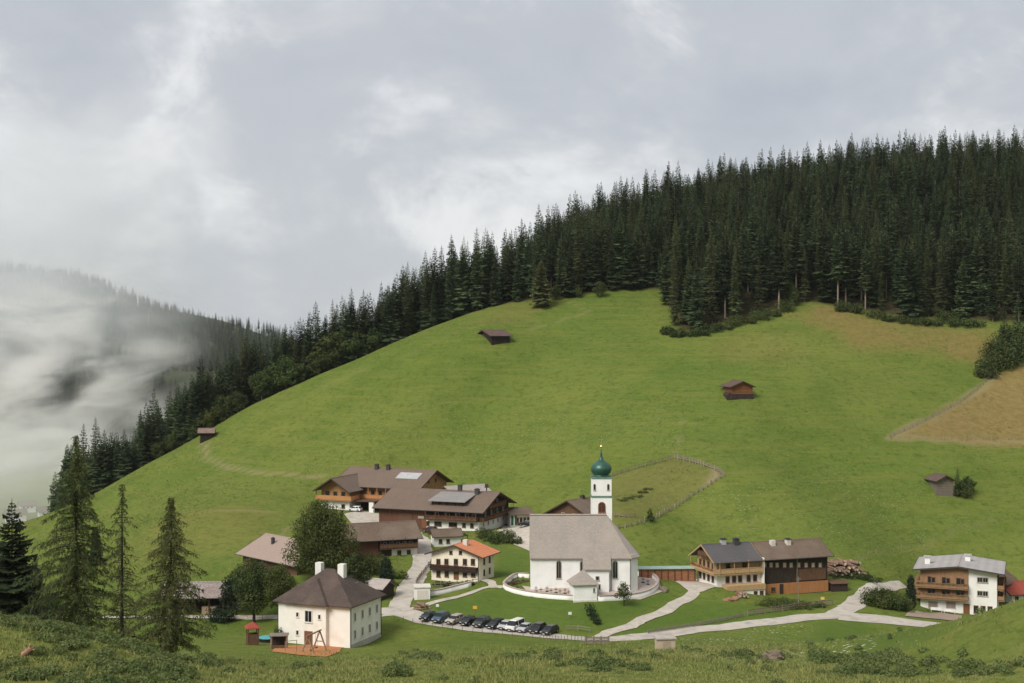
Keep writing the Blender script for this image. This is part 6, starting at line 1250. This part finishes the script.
fence("short weathered fence at the foot of the paddock by the tower", [(614,517),(625,518),(638,518)], 1.0, 1.1, 0.22, post_m, (0.5, 0.85), 0.14, seed=6)
fence("pasture fence along the lower edge of the brown field", [(890,438.5),(930,440),(980,440),(1030,440)], 2.4, 1.1, 0.16, post_l, (0.85,), 0.05, seed=7, dmin=250)
fence("pasture fence climbing the left edge of the brown field", [(890,438.5),(915,427),(940,414),(965,400),(985,383),(1000,373)], 2.0, 1.2, 0.22, post_l, (0.45, 0.9), 0.10, seed=8, dmin=250)
fence("garden fence with boards below the dark farmhouse garden", [(748,616),(765,613.5),(785,611),(805,608),(835,605)], 1.1, 1.15, 0.15, post_m, (0.3, 0.6, 0.9), 0.17, seed=9)
fence("low plank fence along the drive below the dark farmhouse", [(648,634),(675,630),(700,626),(725,621),(748,616)], 2.0, 0.75, 0.14, wood_grey, (0.4, 0.85), 0.18, seed=10)
fence("dark picket fence round the cream house garden", [(478,583.5),(465,585.5),(447,587),(430,587.8),(417,587.5),(419,580),(426,571),(431,564)], 0.75, 1.1, 0.20, wood_grey, (0.35, 0.8), 0.12, seed=11)
fence("wire fence across the grass left of the schoolhouse", [(205,647),(222,646.5),(240,646),(258,646)], 3.0, 1.2, 0.09, post_l, (0.5, 0.95), 0.02, wire_m, seed=12)
fence("fence on the far side of the valley lane behind the larches", [(120,619),(160,619),(200,619),(240,619),(275,619)], 3.0, 0.9, 0.10, post_m, (0.5, 0.9), 0.05, seed=13)
fence("wire fence following the shallow ditch across the right meadow", [(860,559),(885,552.5),(915,544),(950,533),(975,524)], 4.5, 1.0, 0.10, post_l, (0.9,), 0.02, wire_m, seed=14)
fence("rail fence by the churchyard path at the road bend", [(566,631),(578,631),(590,633)], 2.0, 1.0, 0.12, post_l, (0.5, 0.9), 0.1, seed=15)
# plank fence piece by the road
A = at(586, 645); b = Bld('plank_fence', "dark plank barrier beside the road below the car row", 'barrier', A, 92, to_px(A, dirs(92)[0], 609), 0.2, 1.15, 0.4)
for k in range(4):
    x = k*(b.Lx-0.2)/3; b.put('post', MB().box(x, x+0.2, 0, 0.2, -0.5, 1.25), wood_brown)
for k in range(3): b.put('plank', MB().box(-0.1, b.Lx+0.1, -0.07, -0.005, 0.2+k*0.36, 0.46+k*0.36), wood_grey)

# ------------------------------------------------------------------ playground by the schoolhouse
wood_play = M("playground_wood", (0.30, 0.215, 0.14), (0.21, 0.15, 0.10), 2)
A = at(314, 652); t = thing('swing', "wooden A-frame swing on the orange bark ground", 'swing', A, R(72)); s = MB()
fr = [(-2.9, 2.4), (2.4, 2.4)]
for x in (-2.0, 1.9):
    f_ = MB().bar((x, -1.15, -0.2), (x, 0, 2.75), 0.17).bar((x, 1.15, -0.2), (x, 0, 2.75), 0.17).bar((x, -0.6, 1.2), (x, 0.6, 1.2), 0.12); f_.build('frame', wood_play, t)
MB().bar((-2.5, 0, 2.8), (2.4, 0, 2.8), 0.18).build('crossbar', wood_play, t)
for x in (-0.9, 0.8):
    st = MB().box(x-0.3, x+0.3, -0.14, 0.14, 0.45, 0.52).build('seat', blackp, t); MB().bar((x-0.27, 0, 0.5), (x-0.27, 0, 2.75), 0.03).bar((x+0.27, 0, 0.5), (x+0.27, 0, 2.75), 0.03).build('rope', wire_m, st)
A = at(252.5, 645); t = thing('play_tower', "dark wooden play tower with a red pointed roof", 'play tower', A, R(20)); t.scale = (0.8, 0.8, 1.0)
for x in (-1.05, 1.05):
    for y in (-1.05, 1.05): MB().box(x-0.1, x+0.1, y-0.1, y+0.1, -0.4, 2.9).build('post', wood_brown, t)
MB().box(-1.1, 1.1, -1.1, 1.1, 1.0, 1.12).build('platform', wood_brown, t)
for (x0, x1, y0, y1) in ((-0.94, 0.94, -1.12, -1.04), (-0.94, 0.94, 1.04, 1.12), (-1.12, -1.04, -0.94, 0.94), (1.04, 1.12, -0.94, 0.94)): MB().box(x0, x1, y0, y1, 0.1, 1.9).build('side_boards', wood_brown, t)
MB().add([(-1.5, -1.5, 2.85), (1.5, -1.5, 2.85), (1.5, 1.5, 2.85), (-1.5, 1.5, 2.85), (0, 0, 3.9), (-1.5, -1.5, 2.97), (1.5, -1.5, 2.97), (1.5, 1.5, 2.97), (-1.5, 1.5, 2.97)], [(3, 2, 1, 0), (0, 1, 6, 5), (1, 2, 7, 6), (2, 3, 8, 7), (3, 0, 5, 8), (5, 6, 4), (6, 7, 4), (7, 8, 4), (8, 5, 4)]).build('roof', roof_red, t)
A = at(279, 648.5); t = thing('pergola', "open wooden play hut against the schoolhouse's left corner", 'play hut', A, R(6))
for x in (-1.2, 1.2):
    for y in (-0.8, 0.8): MB().box(x-0.09, x+0.09, y-0.09, y+0.09, -0.4, 2.1).build('post', wood_play, t)
MB().box(-1.5, 1.5, -1.1, 1.1, 2.104, 2.22).build('roof', wood_grey, t); MB().box(-1.1, 1.1, 0.72, 0.78, 0.0, 2.1).build('back_wall', wood_dark, t); MB().box(-1.1, 1.1, -0.88, -0.82, 0.0, 0.7).build('railing', wood_brown, t)
A = at(267.5, 642); V, Q = leaf_cloud(401, [(0, 0, 0.3, 1.5, 0.8, 0.5)], 60, 0.3); t = thing('trampoline', "round trampoline covered with a teal tarpaulin beside the play hut", 'trampoline', A)
MB().lathe([(1.55, 0.75), (1.62, 0.80), (1.55, 0.86), (0.8, 1.05), (0.02, 1.15)], 20).build('cover', M("teal_tarpaulin", (0.10, 0.34, 0.36), (0.06, 0.24, 0.27), 1.2, 0.5), t, smooth=True); lg = [MB().bar((math.cos(a)*1.4, math.sin(a)*1.4, -0.2), (math.cos(a)*1.4, math.sin(a)*1.4, 0.76), 0.07) for a in (0.4, 1.97, 3.54, 5.11)]
for q in lg: q.build('leg', metal_d, t)
MB().lathe([(1.45, 0.0), (1.5, 0.7)], 20).build('skirt', blackp, t)
A = at(339, 646.5); t = thing('picnic_table', "wooden picnic table at the schoolhouse's near corner", 'table', A, R(15))
MB().box(-1.0, 1.0, -0.4, 0.4, 0.70, 0.76).build('table_top', wood_brown, t)
for y in (-0.75, 0.75): MB().box(-1.0, 1.0, y-0.14, y+0.14, 0.42, 0.47).build('bench_seat', wood_brown, t)
for x in (-0.7, 0.7): MB().bar((x, -0.75, 0), (x, 0.25, 0.7), 0.09).bar((x, 0.75, 0), (x, -0.25, 0.7), 0.09).bar((x, -0.85, 0.38), (x, 0.85, 0.38), 0.08).build('leg', wood_play, t)
V, Q = leaf_cloud(402, [(0, 0, 1.2, 0.6, 0.5, 1.6), (1.0, 0.1, 1.4, 0.5, 0.5, 1.7), (0.5, 0.1, 0.6, 0.8, 0.5, 0.8)], 900, 0.22); p = SCHOOL.W(-1.6, SCHOOL.Ly*0.90); tag(link('climbing_shrub', np_mesh('climbing_shrub', V, Q, m_leaf), None, G(p.x, p.y), 2.4), "tall dark shrub against the schoolhouse's left wall", 'shrub')
A = at(327, 651); t = thing('spring_rider', "small play beam frame beside the swing", 'play frame', at(291, 651.5), R(30)); 
for x in (-0.9, 0.9): MB().bar((x, 0, -0.2), (x, 0, 1.6), 0.08).build('post', post_l, t)
MB().bar((-0.95, 0, 1.6), (0.95, 0, 1.6), 0.08).build('crossbar', post_l, t)

# ------------------------------------------------------------------ signs and small things
def sign_post(label, px, py, h, board, c):
    t = thing('sign_post', label, 'sign', at(px, py, dmin=185)); MB().bar((0, 0, -0.4), (0, 0, h), 0.08, sides=6).build('pole', wire_m, t)
    w, hh = board; MB().box(-w/2, w/2, -0.07, -0.045, h-hh, h).build('sign_board', M("sign_%d" % int(px), c, tuple(x*0.9 for x in c)), t); MB().box(-w/2-0.04, w/2+0.04, -0.042, -0.02, h-hh-0.04, h+0.04).build('frame', wood_grey, t); return t
sign_post("yellow sign on a post among the parked cars", 475, 618.5, 2.3, (0.75, 0.55), (0.72, 0.42, 0.05))
sign_post("yellow sign on a thin post at the kitchen garden's right end", 822.5, 609, 2.3, (0.7, 0.5), (0.72, 0.46, 0.08))
sign_post("small white sign on the lawn below the chapel", 570, 618.5, 1.2, (0.6, 0.5), (0.72, 0.72, 0.70))
sign_post("small white notice near the garage bank", 437.5, 609.5, 1.0, (0.55, 0.5), (0.72, 0.72, 0.70))
for px, py, lab in ((798.5, 596, "thin wooden pole in front of the black barn"),): t = thing('pole', lab, 'pole', at(px, 606)); MB().bar((0, 0, -0.4), (0, 0, 5.6), 0.14, sides=6).build('shaft', wood_grey, t); MB().bar((-0.5, 0, 5.2), (0.5, 0, 5.2), 0.10).build('crossarm', wood_grey, t)
A = at(665, 649.5); t = thing('transformer_hut', "small pale stone box with a flat lid beside the road", 'utility hut', A, R(6)); MB().box(-1.15, 1.15, -0.8, 0.8, -0.5, 1.45).build('body', M("sandstone_box", (0.50, 0.40, 0.30), (0.42, 0.34, 0.26), 1.2), t); MB().box(-1.3, 1.3, -0.95, 0.95, 1.454, 1.6).build('lid', M("concrete_lid", (0.46, 0.41, 0.36)), t); MB().box(1.154, 1.2, -0.5, 0.5, 0, 1.3).build('door', wood_brown, t); MB().box(-0.5, 0.5, -0.84, -0.804, 0.05, 1.2).build('hatch', M("hatch_panel", (0.42, 0.33, 0.25)), t)
def rock(label, p, r, seed, m, sx=1.4):
    import bmesh
    bm = bmesh.new(); bmesh.ops.create_icosphere(bm, subdivisions=3, radius=r); g = random.Random(seed)
    for v in bm.verts: n = vnoise(np.array([v.co.x*1.0+seed]), np.array([v.co.y+v.co.z*1.7]), r*0.6, seed)[0]; v.co *= 1+0.28*n; v.co.x *= sx; v.co.z *= 0.8; v.co.z = min(v.co.z, r*0.55+0.3*v.co.x)
    me = bpy.data.meshes.new('boulder'); bm.to_mesh(me); bm.free(); me.materials.append(m); return tag(link('boulder', me, None, p, seed), label, 'boulder')
rockm = M("lichen_rock", (0.21, 0.165, 0.12), (0.11, 0.09, 0.07), 1.8, 0.95, bump=0.6)
rock("slanting grey-brown boulder half sunk in the near shrubs", on(773, 137)+Vector((0, 0, 0.35)), 0.95, 5, rockm)
rock("small pale rock beside the churchyard's right wall", at(663, 590), 0.9, 8, rockm); rock("rough stone on the bank below the dark farmhouse", at(728, 600), 0.8, 12, M("rusty_rock", (0.34, 0.18, 0.11), (0.22, 0.12, 0.08), 2))
rock("reddish stone on the bank beside the white basement", at(735, 599), 0.7, 14, MATS["rusty_rock"])
# fallen orange-brown root stump on the left knoll
A = at(27, 655); t = thing('tree_stump', "torn reddish-brown stump on the left shrubby knoll", 'stump', A, 0.6); t.scale = (0.65, 0.65, 0.65); sm = M("fresh_torn_wood", (0.40, 0.235, 0.15), (0.24, 0.14, 0.09), 3, 0.9, (1, 1, 0.4)); MB().bar((-0.6, 0, 0.0), (0.45, -0.1, 0.75), 0.65, sides=8).build('trunk', sm, t)
for k in range(6): MB().bar((0.3, -0.1, 0.6), (0.3+0.55*math.cos(k*1.05+0.4), -0.1+0.5*math.sin(k*1.05), 0.95+0.35*math.sin(k*2.1)), 0.12).build('root', sm, t)
# log stacks
def log_pile(label, p, yaw, rows, n, L, rad, seed, spread):
    r = random.Random(seed); t = thing('log_pile', label, 'log pile', p, yaw); me = MB().bar((0, -L/2, 0), (0, L/2, 0), rad*2, sides=8).mesh('log', M("log_bark", (0.26, 0.17, 0.12), (0.15, 0.095, 0.07), 2, 0.95)); ed = MB()
    e = MB().bar((0, -L/2-0.03, 0), (0, -L/2-0.004, 0), rad*1.9, sides=8).mesh('cut_end', M("cut_log_end", (0.56, 0.43, 0.33), (0.44, 0.31, 0.23), 3, rnd=0.2))
    for k in range(rows):
        for i in range(n-k):
            x = (i-(n-k-1)/2)*rad*2.05; o = link('log', me, t, (x+r.gauss(0, 0.05), r.gauss(0, spread), rad*0.8+k*rad*1.75)); o.rotation_euler = (r.gauss(0, 0.05+spread*0.16), 0, r.gauss(0, 0.04+spread*0.12)); link('cut_end', e, o)
    return t
log_pile("large untidy pile of pale cut logs right of the black barn", at(843, 574), R(28), 6, 15, 3.6, 0.27, 3, 0.75)
log_pile("stack of short logs and rubble by the garage", at(421, 609), R(60), 3, 5, 1.6, 0.22, 4, 0.4)
log_pile("wood stacked on the bank left of the white basement", at(741, 597), R(20), 3, 6, 1.5, 0.2, 6, 0.15)
A = at(832, 592); b = Bld('dark_hutch', "small dark lean-to hutch at the right end of the black barn", 'hutch', A, 80, 3.4, 2.2, 1.6, 1); b.wall(wood_dark); b.put('roof', MB().prism([(-0.3, 1.62), (2.4, 2.0), (2.4, 2.12), (-0.3, 1.74)], -0.25, 3.65, 'X'), wood_brown)
# little white houses far down the misty valley
for px, d, lab, w in ((6, 1120, "far white house at the left edge deep in the misty valley", 16), (39, 1140, "far white house glimpsed behind the tallest larch in the mist", 14), (20, 1180, "far pale house between the two other valley houses", 13)):
    A = on(px, d); b = Bld('valley_house', lab, 'house', A, 65, w, 10, 6.5); b.wall(plaster, name='wall'); b.roof(roof_brown, 'X', 3.2, 1.0, 1.0); b.windows('R', [w*0.25, w*0.5, w*0.75], 4.6, w=1.4, h=1.5, fm=frame_b)
